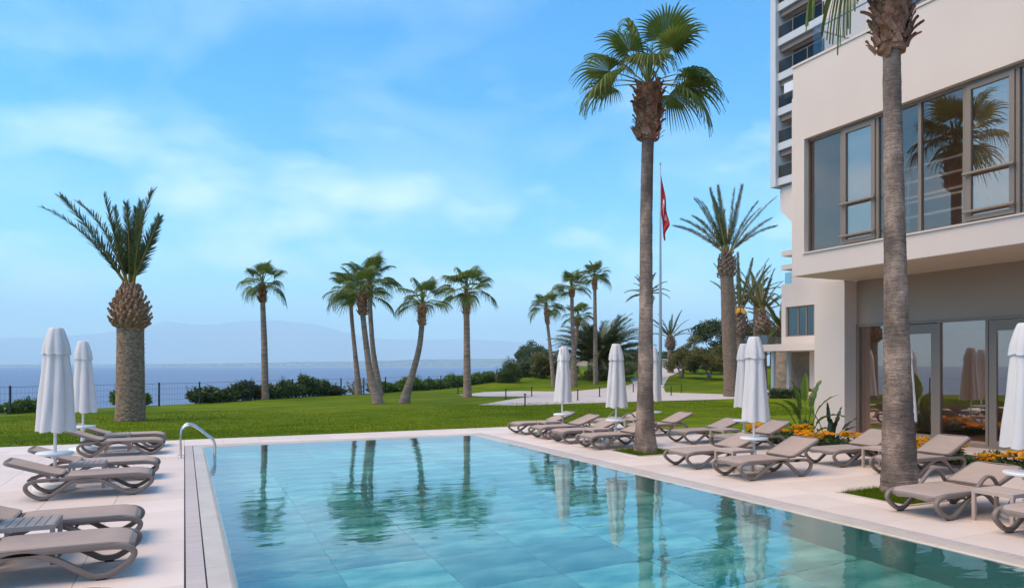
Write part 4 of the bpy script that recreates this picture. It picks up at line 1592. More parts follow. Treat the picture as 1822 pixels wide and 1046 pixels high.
# the stout pineapple-headed palm at the left
date_palm('stout date palm with pineapple-shaped head and few upright fronds at left', gp(-1.73, 28.34),
          [(0, 0, 0, 0.50), (0, 0, 0.3, 0.475), (0, 0, 1.2, 0.45), (0, 0, 2.3, 0.435), (0, 0, 3.45, 0.425)],
          [(3.28, 0.44), (3.36, 0.56), (3.65, 0.60), (3.95, 0.57), (4.25, 0.45), (4.55, 0.28), (4.8, 0.14)],
          [(IA + a, e, c, l) for a, e, c, l in ((180, 58, 46, 3.9), (176, 72, 40, 3.7), (170, 78, 20, 3.6), (150, 84, 6, 3.3), (100, 86, 4, 2.9), (250, 84, 6, 2.8), (60, 87, 4, 2.8), (8, 80, 6, 2.9), (-4, 68, 14, 3.7), (300, 82, 10, 2.7), (190, 80, 8, 3.2), (220, 84, 8, 2.6), (30, 82, 6, 2.5), (160, 76, 30, 3.3), (275, 80, 16, 2.9))],
          41, single=True, nb=190, bs=0.8, diamond=(22, 6.0, 0.032), flen=3.2, leaf=0.50, narrow=0.72, dz=0.035)
DG = 'date palms near the far terrace'
RG_ = random.Random(5)


def rand_fronds(n, lo, hi, cv, ln, rr, e0=85):
    out = []
    for i in range(n):
        q = (i + 0.5) / n
        out.append((math.degrees(i * 2.39996), hi + (lo - hi) * q + rr.uniform(-6, 6), cv * (0.4 + 0.8 * q), ln * rr.uniform(0.85, 1.1)))
    return out


date_palm('tall date palm with diamond-patterned trunk and thin upright crown', gp(30.73, 33.91),
          lean(43.7, [0.03, 0, -0.05, -0.15, -0.22, -0.28], [0, 0.4, 2, 4.2, 6.2, 7.6], [0.50, 0.46, 0.43, 0.42, 0.40, 0.38]),
          [(7.35, 0.40), (7.6, 0.46), (7.9, 0.49), (8.3, 0.47), (8.6, 0.36), (8.9, 0.22)],
          [(IA + a, e, c, l) for a, e, c, l in ((182, 46, 50, 3.7), (175, 62, 40, 3.7), (160, 72, 20, 3.9), (190, 78, 12, 4.0), (100, 84, 6, 4.3), (60, 86, 4, 4.4), (270, 84, 8, 4.2), (10, 80, 10, 4.1), (-6, 64, 12, 4.3), (4, 55, 14, 4.2), (20, 48, 20, 3.7), (-20, 52, 30, 3.4), (200, 58, 50, 3.2), (330, 70, 20, 3.8), (230, 70, 25, 3.6), (140, 76, 15, 4.0), (40, 72, 18, 3.8))],
          42, DG, nb=90, diamond=(16, 3.6, 0.085), flen=3.6, leaf=0.42, fruit=False, narrow=0.8)
date_palm('date palm with orange fruit stalks just right of the tall one', gp(36.0, 39.0),
          lean(50, [0, 0, 0.05, 0.05], [0, 1.5, 3.2, 4.4], [0.45, 0.40, 0.38, 0.38]),
          [(3.9, 0.38), (4.2, 0.55), (4.6, 0.62), (5.0, 0.58), (5.4, 0.42), (5.7, 0.25)],
          [(IA + a, e, c, l) for a, e, c, l in ((175, 74, 12, 4.0), (120, 82, 8, 4.4), (60, 84, 6, 4.5), (0, 72, 14, 4.3), (10, 62, 25, 4.0), (190, 62, 30, 3.2), (270, 80, 10, 4.0), (320, 74, 12, 4.1), (220, 76, 15, 3.9))],
          43, DG, nb=80, flen=3.4, leaf=0.40, fruit=True, narrow=0.8)
date_palm('date palm with dark swollen head beside the far building wing', gp(*at(1356, 56)),
          lean(56, [0, 0, 0, 0], [0, 2, 3.6, 4.6], [0.40, 0.36, 0.34, 0.32]),
          [(4.3, 0.36), (4.7, 0.62), (5.2, 0.66), (5.7, 0.45), (6.2, 0.24)],
          rand_fronds(16, 25, 84, 45, 3.3, RG_), 44, DG, nb=60, flen=2.6, leaf=0.36, narrow=0.7)
date_palm('slim date palm behind the parasols with drooping grey-green fronds', gp(*at(1345, 60)),
          lean(60, [0, 0, 0, 0], [0, 2, 5, 7.2], [0.24, 0.22, 0.2, 0.2]),
          [(7.0, 0.22), (7.3, 0.30), (7.6, 0.2)],
          rand_fronds(18, -10, 84, 60, 2.6, RG_), 45, DG, nb=30, flen=1.6, leaf=0.34, narrow=0.8)
date_palm('date palm half hidden by the far building wing', gp(*at(1388, 66)),
          lean(66, [0, 0, 0], [0, 2, 4.2], [0.40, 0.38, 0.36]),
          [(4.0, 0.38), (4.4, 0.5), (5.0, 0.3)],
          rand_fronds(26, -5, 84, 60, 3.0, RG_), 46, DG, nb=40, flen=1.8, leaf=0.38)
date_palm('small date palm standing alone right of the flagpole', gp(*at(1193, 80)),
          lean(80, [0, 0, 0, 0], [0, 1.4, 2.4, 3.2], [0.36, 0.34, 0.32, 0.3]),
          [(2.6, 0.34), (3.1, 0.60), (3.6, 0.55), (4.1, 0.30)],
          rand_fronds(15, 20, 84, 50, 3.1, RG_), 47, DG, nb=50, flen=2.4, leaf=0.34, narrow=0.7)
date_palm('date palm behind the tall poolside palm, fronds showing either side', gp(*at(1152, 60)),
          lean(60, [0, 0, 0, 0], [0, 2, 5, 7.2], [0.36, 0.34, 0.32, 0.3]),
          [(6.8, 0.34), (7.3, 0.5), (7.9, 0.3)],
          rand_fronds(16, -5, 80, 60, 1.9, RG_), 48, DG, nb=40, flen=1.5, leaf=0.32, narrow=0.8)
date_palm('broad dark thicket of date palm fronds behind the slim palms', gp(*at(1068, 69)), None,
          [(0.0, 0.9), (0.8, 1.0), (1.4, 0.6)],
          [(i * 137.5, 86 - 62 * ((i + 0.5) / 170) + RG_.uniform(-9, 9), 55 + 35 * RG_.random(), RG_.uniform(4.6, 6.2)) for i in range(170)],
          49, None, nb=50, flen=3, leaf=0.62, bs=1.6)


# ------------------------------------------------------------------ the pavilion at right
def build_pavilion():
    t = thing('pavilion', 'white two-storey pavilion with projecting window box over recessed glass ground floor', 'building', (14.72, 13.9, 0))
    ox, oy = 14.72, 13.9

    def part(name, boxes, m, parent=t):
        mb = MB()
        for b in boxes:
            mb.box(b[0] - ox, b[1] - ox, b[2] - oy, b[3] - oy, b[4], b[5])
        return mb.build(name, m, parent)
    YN = -6.0
    X0, XI = 14.72, 15.05
    z0, z1 = 4.32, 9.85
    w0, w1 = 4.86, 7.87
    # projecting box
    part('facade', [(X0, XI, YN, 13.9, z0, w0), (X0, XI, YN, 13.9, w1, z1), (X0, XI, 13.53, 13.9, w0, w1),
                    (XI, 25, 13.55, 13.9, z0 + 0.002, z1), (XI, 25, YN, 13.55, z1 - 0.75, z1 - 0.5), (XI, 25, YN, YN + 0.3, z0 + 0.002, z1)], M_stucco)
    part('soffit', [(X0 + 0.03, 17.1, YN, 13.87, z0 - 0.012, z0 - 0.002), (X0 + 0.02, 25, YN + 0.31, 13.54, z0 + 0.003, z0 + 0.2)], M_soffit)
    part('coping', [(X0 - 0.03, XI + 0.12, YN, 13.93, z1 + 0.002, z1 + 0.06)], M_stucco)
    part('sill', [(X0 - 0.04, X0 + 0.16, YN, 13.55, w0 + 0.002, w0 + 0.035)], M_stucco)
    # upper rooms behind the window band
    part('upper_room', [(17.6, 17.8, YN + 0.3, 13.5, z0 + 0.2, w1 + 0.6), (XI, 17.6, YN + 0.3, 13.5, w1 + 0.45, w1 + 0.6)], M_room)
    # window band
    bays = [(13.53, 12.49, 'f'), (12.49, 11.49, 'o'), (11.49, 10.43, 'f'), (10.43, 9.43, 'f'), (9.43, 8.39, 'o'), (8.39, 7.35, 'f'), (7.35, 6.3, 'f'), (6.3, 5.26, 'o'), (5.26, 4.2, 'f'), (4.2, 2.2, 'f'), (2.2, 0.2, 'f'), (0.2, -2, 'f'), (-2, YN + 0.3, 'f')]
    xf = X0 + 0.14
    for (ya, yb, k) in bays:
        fr = [(xf, xf + 0.10, yb, yb + 0.035, w0 + 0.036, w1 - 0.002), (xf, xf + 0.10, ya - 0.035, ya - 0.001, w0 + 0.036, w1 - 0.002),
              (xf + 0.003, xf + 0.097, yb + 0.035, ya - 0.035, w1 - 0.075, w1 - 0.003), (xf + 0.003, xf + 0.097, yb + 0.035, ya - 0.035, w0 + 0.037, w0 + 0.085)]
        f = part('window', fr, M_frame)
        if k == 'f':
            part('pane', [(xf + 0.045, xf + 0.057, yb + 0.03, ya - 0.03, w0 + 0.08, w1 - 0.07)], M_glass, f)
        else:
            a, b = ya - 0.045, yb + 0.045
            zb, zt = w0 + 0.095, w1 - 0.085
            part('sash', [(xf - 0.03, xf + 0.06, b, b + 0.10, zb, zt), (xf - 0.03, xf + 0.06, a - 0.10, a, zb, zt), (xf - 0.028, xf + 0.058, b + 0.1, a - 0.1, zt - 0.10, zt), (xf - 0.028, xf + 0.058, b + 0.1, a - 0.1, zb, zb + 0.10)], M_frame, f)
            part('pane', [(xf + 0.01, xf + 0.022, b + 0.09, a - 0.09, zb + 0.09, zt - 0.09)], M_glass_bright, f)
            part('blind', [(xf + 0.09, xf + 0.1, b + 0.05, a - 0.05, zb + 0.05, zt - 0.05)], M_added_blind, f)  # pale sheet added behind the sash so its pane looks lighter
            for z in (5.14, 5.93):
                mb = MB(); mb.tube([(xf - 0.085 - ox, b - 0.03 - oy, z), (xf - 0.085 - ox, a + 0.03 - oy, z)], 0.032, 10)
                mb.box(xf - 0.085 - ox, xf - ox, b - 0.02 - oy, b + 0.01 - oy, z - 0.015, z + 0.015)
                mb.box(xf - 0.085 - ox, xf - ox, a - 0.01 - oy, a + 0.02 - oy, z - 0.015, z + 0.015)
                mb.build('guard_bar', M_frame, f)
    # ground floor: pier, recess and glazing
    part('pier', [(16.62, 18.4, 13.87, 14.9, -0.1, z0 - 0.013)], M_stucco)
    part('fascia', [(17.1, 17.3, YN, 13.868, 3.10, z0 - 0.013)], M_taupe)
    part('head_frame', [(17.07, 17.22, YN, 13.78, 3.02, 3.098)], M_frame)
    part('jamb', [(17.07, 17.22, 13.78, 13.868, 0.0, 3.098)], M_frame)
    part('base_rail', [(17.08, 17.2, YN, 13.78, 0.0, 0.06)], M_frame)
    gb = [(13.78, 12.62, 'f'), (12.62, 11.45, 'd'), (11.45, 10.29, 'f'), (10.29, 9.1, 'd'), (9.1, 7.9, 'f'), (7.9, 6.7, 'f'), (6.7, 5.5, 'd'), (5.5, 4.3, 'f'), (4.3, 2.3, 'f'), (2.3, 0.3, 'f'), (0.3, -2, 'f'), (-2, YN, 'f')]
    for (ya, yb, k) in gb:
        f = part('glazed_bay', [(17.075, 17.215, yb, yb + 0.06, 0.06, 3.02)], M_frame)
        if k == 'd':
            a, b = ya - 0.01, yb + 0.07
            part('door_leaf', [(17.09, 17.16, b, b + 0.17, 0.062, 3.0), (17.09, 17.16, a - 0.17, a, 0.062, 3.0), (17.092, 17.158, b + 0.17, a - 0.17, 2.76, 3.0), (17.092, 17.158, b + 0.17, a - 0.17, 0.062, 0.2)], M_frame, f)
            part('pane', [(17.12, 17.132, b + 0.16, a - 0.16, 0.19, 2.77)], M_glass_bright, f)
        else:
            part('pane', [(17.13, 17.142, yb + 0.05, ya - 0.005, 0.055, 3.025)], M_glass_bright, f)
    part('ground_room', [(23, 23.2, YN, 13.6, 0.0, 3.1), (17.3, 23, YN, 13.6, 3.06, 3.2), (17.35, 23.2, 13.6, 13.8, 0, 3.2)], M_room)
    part('room_floor', [(17.23, 23, YN, 13.6, -0.1, 0.01)], M_room_dark)
    for (y, z) in ((9.3, 2.83), (9.3, 2.66)):
        mb = MB(); mb.tube([(18.6 - ox, 10.1 - oy, z), (18.6 - ox, 5.0 - oy, z)], 0.03, 8)
        mb.build('tube_light', M_lamp, t)
    # set-back top storey and roof terrace
    part('top_storey', [(17.6, 25, 14.05, 15.4, 4.4, 14), (17.6, 25, 13.57, 14.05, z1 - 0.45, 14)], M_stucco)
    for (ya, yb) in ((13.55, 12.3), (12.3, 11.0), (11.0, 9.7), (9.7, 8.4), (8.4, 6), (6, 3), (3, 0)):
        f = part('terrace_door', [(17.62, 17.72, yb, yb + 0.07, z1 - 0.49, 13), (17.62, 17.72, ya - 0.07, ya, z1 - 0.49, 13)], M_frame)
        part('pane', [(17.65, 17.66, yb + 0.07, ya - 0.07, z1 - 0.49, 13)], M_glass, f)
    part('top_room', [(20, 20.2, 0, 13.5, z1 - 0.4, 14), (17.6, 25, -6, 13.55, 13.0, 14)], M_room)
    part('top_lintel', [(17.58, 25, -6, 13.56, 13.001, 14.01)], M_stucco)
    xg = 15.02
    for k in range(9):
        ya = 13.5 - k * 1.6
        part('balustrade_pane', [(xg, xg + 0.015, ya - 1.57, ya, z1 + 0.08, z1 + 1.02)], M_glass_clear)
    for k in range(2):
        part('balustrade_pane', [(xg + 0.05 + k * 1.25, xg + 1.25 + k * 1.25, 13.52, 13.535, z1 + 0.08, z1 + 1.02)], M_glass_clear)
    mb = MB()
    mb.tube([(xg + 0.05 - ox, -1 - oy, z1 + 0.93), (xg + 0.05 - ox, 13.47 - oy, z1 + 0.93)], 0.022, 8)
    mb.tube([(xg + 0.05 - ox, 13.47 - oy, z1 + 0.93), (xg + 2.6 - ox, 13.47 - oy, z1 + 0.93)], 0.022, 8)
    mb.build('handrail', M_steel, t)
    m = MB(); m.lathe([(0.05, z0 - 0.06), (0.06, z0 - 0.05), (0.06, z0 - 0.013)], 14, (16.75 - ox, 13.6 - oy)); m.build('soffit_lamp', M_white, t)
    return t


build_pavilion()


def build_rack(y0, y1, label):
    """white tubular rack standing in the upper room behind the glass"""
    t = thing('white_rack', label, 'rack', (15.75, (y0 + y1) / 2, 4.53), 0, 'white racks behind the upper windows')
    h = (y1 - y0) / 2
    for (x, y) in ((0, -h), (0, h), (0.8, -h), (0.8, h)):
        m = MB(); m.box(x - 0.03, x + 0.03, y - 0.03, y + 0.03, 0, 2.15); m.build('upright', M_white, t)
    for z in (2.12, 1.78, 1.42, 1.30, 0.95):
        m = MB(); m.box(-0.025, 0.025, -h + 0.03, h - 0.03, z - 0.025, z + 0.025); m.build('crossbar', M_white, t)
    for z in (2.12, 0.95):
        for y in (-h, h):
            m = MB(); m.box(0.03, 0.77, y - 0.025, y + 0.025, z - 0.025, z + 0.025); m.build('side_bar', M_white, t)


build_rack(10.0, 11.9, 'white tubular rack behind the upper windows right of the palm trunk')
build_rack(7.2, 9.3, 'white tubular rack behind the upper window at the right edge')


# ------------------------------------------------------------------ hotel wing and tower beyond
def build_wing():
    ox, oy = 35.3, 34.3
    t = thing('hotel_wing', 'white hotel wing with corner window and stepped roof beyond the pavilion', 'building', (ox, oy, 0))

    def part(name, boxes, m, parent=t):
        mb = MB()
        for b in boxes:
            mb.box(b[0] - ox, b[1] - ox, b[2] - oy, b[3] - oy, b[4], b[5])
        return mb.build(name, m, parent)
    X = 35.3
    wz0, wz1 = 3.80, 5.72
    part('wall', [(X, X + 0.3, 33.95, 34.3, 3.3, 7.0), (X, X + 0.3, 25, 33.95, wz1, 7.0), (X, X + 0.3, 25, 33.95, 3.3, wz0), (X, X + 0.3, 25, 31.2, wz0, wz1), (X + 0.3, 50, 34.0, 34.3, 3.3, 7.0), (X, 50, 25, 34.3, 7.001, 7.2)], M_stucco2)
    part('upper_block', [(X + 0.02, 50, 20, 33.45, 7.201, 19)], M_stucco2)
    for (z, h, y1) in ((8.15, 0.32, 34.35), (9.05, 0.32, 34.35)):
        part('balcony_slab', [(X + 0.03, X + 8, 33.451, y1, z, z + h)], M_stucco2)
    part('terrace_pane', [(X + 0.1, X + 0.12, 33.46, 34.1, 7.21, 7.95)], M_glass_blue)
    w = part('window', [(X + 0.12, X + 0.2, y, y + 0.07, wz0 + 0.005, wz1 - 0.005) for y in (33.86, 33.0, 32.35, 31.75, 31.22)] + [(X + 0.13, X + 0.19, 31.22, 33.9, wz1 - 0.08, wz1 - 0.006), (X + 0.13, X + 0.19, 31.22, 33.9, wz0 + 0.006, wz0 + 0.07)], M_frame)
    for (a, b) in ((33.07, 33.86), (32.42, 33.0), (31.82, 32.35), (31.29, 31.75)):
        part('pane', [(X + 0.15, X + 0.165, a, b, wz0 + 0.07, wz1 - 0.08)], M_glass_blue, w)
    part('window_room', [(38.5, 38.7, 25.2, 33.9, 3.4, 6.9)], M_room)
    # ground floor terrace under a flat canopy
    part('terrace_canopy', [(33.6, 42, 24, 36.0, 2.86, 3.28)], M_stucco2)
    for k in range(2):
        part('terrace_balustrade', [(33.75, 33.77, 36.0 - 0.08 - (k + 1) * 0.98, 36.0 - 0.1 - k * 0.98, 3.3, 3.9)], M_glass_blue)
    part('terrace_balustrade', [(33.8, 40, 35.88, 35.9, 3.3, 3.9)], M_glass_blue)
    for (x, y) in ((33.9, 33.6), (34.6, 33.0)):
        part('steel_column', [(x, x + 0.2, y, y + 0.2, 0.3, 2.858)], M_pole_grey)
    part('ground_pier', [(35.6, 36.3, 31.7, 32.3, 0.02, 2.858), (36.3, 36.9, 29.0, 31.699, 0.02, 2.858)], M_stucco2)
    part('ground_wall', [(37.6, 37.8, 25, 37.5, 0.02, 2.858)], M_rock)
    part('ground_shutter', [(37.5, 37.59, 29.0, 31.6, 0.3, 2.6)], M_glass_blue)
    part('terrace_kerb', [(33.0, 33.25, 24, 36, -0.1, 0.42), (33.25, 41, 24, 36, -0.1, 0.3)], M_stucco2)
    return t


build_wing()


def build_tower():
    ox, oy = 46.9, 46.6
    t = thing('hotel_tower', 'tall white hotel tower with stacked glass-railed balconies at the top right', 'building', (ox, oy, 0))

    def part(name, boxes, m, parent=t):
        mb = MB()
        for b in boxes:
            mb.box(b[0] - ox, b[1] - ox, b[2] - oy, b[3] - oy, b[4], b[5])
        return mb.build(name, m, parent)
    X = 46.9
    zb, H, n = 17.6, 3.03, 8
    part('end_fin', [(X - 0.25, X + 12, 46.0, 46.6, zb - 0.1, zb + H * n + 1)], M_tower)
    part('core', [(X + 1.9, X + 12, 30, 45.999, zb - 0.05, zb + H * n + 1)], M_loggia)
    for k in range(n + 1):
        z = zb + k * H
        part('floor_slab', [(X, X + 1.899, 30, 45.999, z, z + 0.62)], M_tower)
    for k in range(n):
        z = zb + k * H + 0.62
        f = part('balcony', [(X + 0.02, X + 0.06, y - 0.03, y + 0.03, z, z + 1.05) for y in np.arange(45.9, 31, -1.55)] + [(X + 0.02, X + 0.07, 30.5, 45.95, z + 1.05, z + 1.09)], M_frame)
        for j in range(10):
            ya = 45.9 - j * 1.55
            part('pane', [(X + 0.03, X + 0.045, ya - 1.52, ya - 0.03, z + 0.03, z + 1.04)], M_rail_glass, f)
        part('awning_box', [(X + 0.25, X + 0.6, 30.5, 45.9, zb + (k + 1) * H - 0.5, zb + (k + 1) * H - 0.002)], M_awning)
        part('party_wall', [(X + 0.3, X + 1.9, y, y + 0.25, z, zb + (k + 1) * H) for y in (41.3, 36.5)], M_tower)
    part('blind', [(X + 0.12, X + 0.16, 42.6, 45.4, zb + 3 * H - 1.75, zb + 3 * H - 0.45)], M_white)
    # stem below the overhang, with its slanted bracket
    mb = MB()
    P = [(0, zb - 0.1), (0, zb - 2.1), (-2.6, zb - 4.6), (-2.6, 2), (-12, 2), (-12, zb - 0.1)]
    V = [(0.4, -0.5 + y, z) for y, z in P] + [(8.0, -0.5 + y, z) for y, z in P]
    F = [tuple(range(6)), tuple(range(11, 5, -1))] + [(i, i + 6, (i + 1) % 6 + 6, (i + 1) % 6) for i in range(6)]
    mb.add(V, F)
    mb.build('stem', M_stucco2, t)
    return t


build_tower()


# ------------------------------------------------------------------ leafy plants
def leaf_cloud(blobs, n, size, rng, aspect=0.42, shell=0.55, droop=0.0, keep=None):
    """quads scattered through ellipsoids (cx, cy, cz, rx, ry, rz)"""
    B = np.array(blobs, float)
    vol = B[:, 3] * B[:, 4] * B[:, 5]
    which = rng.choice(len(B), n, p=vol / vol.sum())
    d = rng.normal(size=(n, 3)); d /= np.linalg.norm(d, axis=1, keepdims=True)
    rad = rng.random(n) ** shell
    rad *= 0.82 + 0.36 * rng.random(n)
    C = B[which, :3] + d * B[which, 3:] * rad[:, None]
    ax = rng.normal(size=(n, 3)) + d * 0.7
    ax[:, 2] -= droop
    ax /= np.linalg.norm(ax, axis=1, keepdims=True)
    b = rng.normal(size=(n, 3)); b -= (b * ax).sum(1, keepdims=True) * ax
    b /= np.linalg.norm(b, axis=1, keepdims=True)
    s_ = size * (0.6 + 0.8 * rng.random(n))[:, None]
    V = np.stack([C - ax * s_, C + b * s_ * aspect, C + ax * s_, C - b * s_ * aspect], 1)
    if keep is not None:
        k = keep(C); V = V[k]; n = len(V)
    return V.reshape(-1, 3), np.arange(n * 4, dtype=np.int32).reshape(-1, 4)


def bush(name, label, cat, base, blobs, n, size, m, seed, group=None, stems=4, flowers=0, aspect=0.4, stem_m=None, airy=0):
    rng = np.random.default_rng(seed); r = random.Random(seed)
    t = thing(name, label, cat, base, 0, group)
    V, F = leaf_cloud(blobs, n, size, rng, aspect, keep=lambda C: C[:, 2] > -0.05)
    put('foliage', np_mesh('foliage', V, F, m), t)
    sm = MB()
    for i in range(stems):
        b = blobs[i % len(blobs)]
        tx, ty, tz = b[0] + r.uniform(-0.4, 0.4) * b[3], b[1] + r.uniform(-0.4, 0.4) * b[4], b[2] + r.uniform(-0.1, 0.5) * b[5]
        sm.tube([(tx * 0.25, ty * 0.25, -0.1), (tx * 0.6, ty * 0.6, tz * 0.5), (tx, ty, tz)], [0.05, 0.035, 0.012], 6)
    sm.build('stem', stem_m or M_bark, t)
    if airy:
        a = MB(); LV = []; 
        for i in range(airy):
            b = blobs[r.randrange(len(blobs))]
            p0 = (b[0] + r.uniform(-0.7, 0.7) * b[3], b[1] + r.uniform(-0.7, 0.7) * b[4], b[2])
            h = b[5] * r.uniform(1.05, 1.45)
            p1 = (p0[0] + r.uniform(-0.2, 0.2), p0[1] + r.uniform(-0.2, 0.2), b[2] + h)
            a.tube([p0, p1], [0.012, 0.004], 4)
            for q in range(14):
                f = r.uniform(0.45, 1.0)
                c = [p0[j] + (p1[j] - p0[j]) * f + r.uniform(-0.07, 0.07) for j in range(3)]
                dx, dy, dz = r.uniform(-1, 1) * size, r.uniform(-1, 1) * size, r.uniform(-0.3, 1) * size
                a.add([(c[0], c[1], c[2]), (c[0] + dx * 0.5 + 0.01, c[1] + dy * 0.5 - 0.01, c[2] + dz * 0.5 + 0.015), (c[0] + dx, c[1] + dy, c[2] + dz), (c[0] + dx * 0.5, c[1] + dy * 0.5, c[2] + dz * 0.5 - 0.015)], [(0, 1, 2, 3)])
        a.build('sprig', m, t)
    if flowers:
        V, F = leaf_cloud([(b[0], b[1], b[2] + 0.1, b[3] * 1.03, b[4] * 1.03, b[5] * 1.03) for b in blobs], flowers, size * 0.55, rng, 0.9, 0.12, keep=lambda C: C[:, 2] > 0.3)
        put('blossom', np_mesh('blossom', V, F, M_pink), t)
    return t


def fence_pt(tt, q=0.0):
    """point tt metres along the fence from its first post, q metres towards the sea"""
    return (FX0 + FDX * tt - FDY * q, FY0 + FDY * tt + FDX * q)


def build_fence():
    t = thing('wire_fence', 'low green post-and-wire fence along the cliff edge behind the lawn', 'fence', (FX0, FY0, 0))
    ts = [-26, -21, -16, -10.5, -5.3, 0, 4.45, 6.6, 8.9, 12.2, 15.4, 17.6, 19.7, 22.0, 24.4, 27.2, 29.9, 31.6, 33.4, 35.9, 38.6, 41.0, 43.5]
    m = MB(); m.cbox(-0.03, 0.03, -0.03, 0.03, -0.25, 1.14, 0.01)
    me = m.mesh('post', M_post)
    for q in ts:
        x, y = fence_pt(q)
        put('post', me, t, (x - FX0, y - FY0, ground_z(x, y)), (0, 0, math.atan2(FDY, FDX)))
    w = MB()
    for z in (1.08, 0.82, 0.56, 0.30):
        pts = []
        for q in ts:
            x, y = fence_pt(q)
            pts.append((x - FX0, y - FY0, ground_z(x, y) + z))
        w.tube(pts, 0.004 if z < 1 else 0.007, 4)
    w.build('wire', M_post, t)
    v = MB()
    q = ts[0]
    while q < ts[-1]:
        x, y = fence_pt(q)
        g = ground_z(x, y)
        v.add([(x - FX0 - 0.0022, y - FY0, g + 0.05), (x - FX0 + 0.0022, y - FY0, g + 0.05), (x - FX0 + 0.0022, y - FY0, g + 1.08), (x - FX0 - 0.0022, y - FY0, g + 1.08)], [(0, 1, 2, 3)])
        q += 0.15
    struct(v.build('wire_mesh', M_post, t), 'stuff')


build_fence()

BG = 'shrubs along the cliff fence'
R6 = random.Random(66)


def fence_bush(tt, q, w, h, label, m, n, seed, flowers=0, airy=4, name='oleander_bush', size=0.10, cat='bush'):
    x, y = fence_pt(tt, q)
    blobs = []
    k = max(3, int(w / 0.55))
    r = random.Random(seed)
    for i in range(k):
        o = (i + 0.5) / k * 2 - 1
        hh = h * r.uniform(0.62, 1.0) * (1 - 0.35 * abs(o) ** 2)
        blobs.append((FDX * o * w * 0.5, FDY * o * w * 0.5 + r.uniform(-0.15, 0.15), hh * 0.5, w / k * 0.95, 0.55, hh * 0.5))
    bush(name, label, cat, (x, y, ground_z(x, y) - 0.02), blobs, n, size, m, seed, BG, stems=k + 2, flowers=flowers, airy=airy)


fence_bush(0.9, 0.6, 1.7, 0.62, 'low pale green shrub at the left edge by the first fence post', M_leaf_bright, 1500, 101, 0, 5, 'fence_shrub')
fence_bush(3.0, 0.7, 0.8, 2.0, 'thin wild sprig rising between the two left parasols', M_leaf, 160, 102, 0, 3, 'wild_sprig', cat='shrub')
fence_bush(5.6, 0.6, 1.5, 1.15, 'rounded bright green bush just left of the stout date palm', M_leaf_bright, 3000, 103, 0, 3, 'fence_shrub')
fence_bush(10.4, 0.7, 2.6, 1.0, 'pink-flowered oleander bush right of the stout date palm', M_leaf, 4200, 104, 60, 8)
fence_bush(12.9, 0.8, 2.6, 1.25, 'oleander bush in the dense row left of the single slim palm', M_leaf_dark, 4600, 105, 10, 8)
fence_bush(15.2, 0.7, 2.4, 1.2, 'dark oleander directly behind the foot of the single slim palm', M_leaf, 4200, 106, 20, 8)
fence_bush(17.7, 0.7, 2.8, 1.5, 'tall pink-tipped oleander right of the single slim palm', M_leaf, 5200, 107, 60, 10)
fence_bush(19.9, 0.8, 1.6, 0.75, 'low end of the oleander row right of the single slim palm', M_leaf_dark, 1700, 108, 8, 5)
fence_bush(21.9, 0.7, 1.4, 1.25, 'thin bare-stemmed shrub before the sea left of the palm cluster', M_leaf_olive, 150, 109, 0, 9, 'wild_sprig', cat='shrub')
fence_bush(23.8, 0.7, 1.1, 1.5, 'spindly shrub with yellow-green leaves beside the palm cluster', M_leaf_bright, 330, 110, 0, 9, 'wild_sprig', cat='shrub')
for i_, (tt_, w_, h_, lab_) in enumerate(((25.4, 2.6, 0.85, 'bright hedge bush directly behind the feet of the palm cluster'),
                                          (28.2, 3.2, 1.25, 'bright hedge bush between the palm cluster and the bent palm'),
                                          (31.4, 3.4, 1.0, 'bright hedge bush right of the bent palm foot'),
                                          (34.6, 3.6, 1.2, 'bright hedge bush left of the straight full-crowned palm'),
                                          (37.9, 3.6, 1.15, 'bright hedge bush right behind the straight full-crowned palm'),
                                          (41.2, 3.6, 1.1, 'bright hedge bush at the right end of the fence row'))):
    fence_bush(tt_, 0.8, w_, h_, lab_, M_leaf_bright, 4200, 120 + i_, 0, 10, 'hedge_bush', 0.11)


def tree(name, label, base, trunk_h, trunk_r, blobs, n, size, m, seed, group=None, forks=1, aspect=0.45):
    rng = np.random.default_rng(seed); r = random.Random(seed)
    t = thing(name, label, 'tree', base, 0, group)
    V, F = leaf_cloud(blobs, n, size, rng, aspect, 0.45)
    put('crown', np_mesh('crown', V, F, m), t)
    mb = MB()
    for k in range(forks):
        w = k * 2 * PI / forks + r.random()
        o = 0.0 if forks == 1 else trunk_h * 0.35
        top = (o * math.cos(w), o * math.sin(w), trunk_h)
        mb.tube([(0.05 * math.cos(w), 0.05 * math.sin(w), -0.2), (o * 0.4 * math.cos(w), o * 0.4 * math.sin(w), trunk_h * 0.5), top], [trunk_r, trunk_r * 0.75, trunk_r * 0.55], 8)
        for b in blobs:
            if r.random() < (0.9 if forks == 1 else 0.5):
                mid = [(top[j] + b[j]) * 0.5 + r.uniform(-0.15, 0.15) for j in range(3)]
                mb.tube([top, mid, (b[0], b[1], b[2] + b[5] * 0.3)], [trunk_r * 0.5, trunk_r * 0.32, trunk_r * 0.1], 6)
    mb.build('trunk', M_bark, t, smooth=True)
    return t


def blob_crown(r, n, rx, ry, z0, z1, s_):
    out = []
    for i in range(n):
        w = r.uniform(0, 2 * PI); q = math.sqrt(r.random())
        x, y = rx * q * math.cos(w), ry * q * math.sin(w)
        z = z0 + (z1 - z0) * r.random() * (1 - 0.5 * q)
        k = s_ * r.uniform(0.7, 1.2)
        out.append((x, y, z, k, k, k * 0.75))
    return out


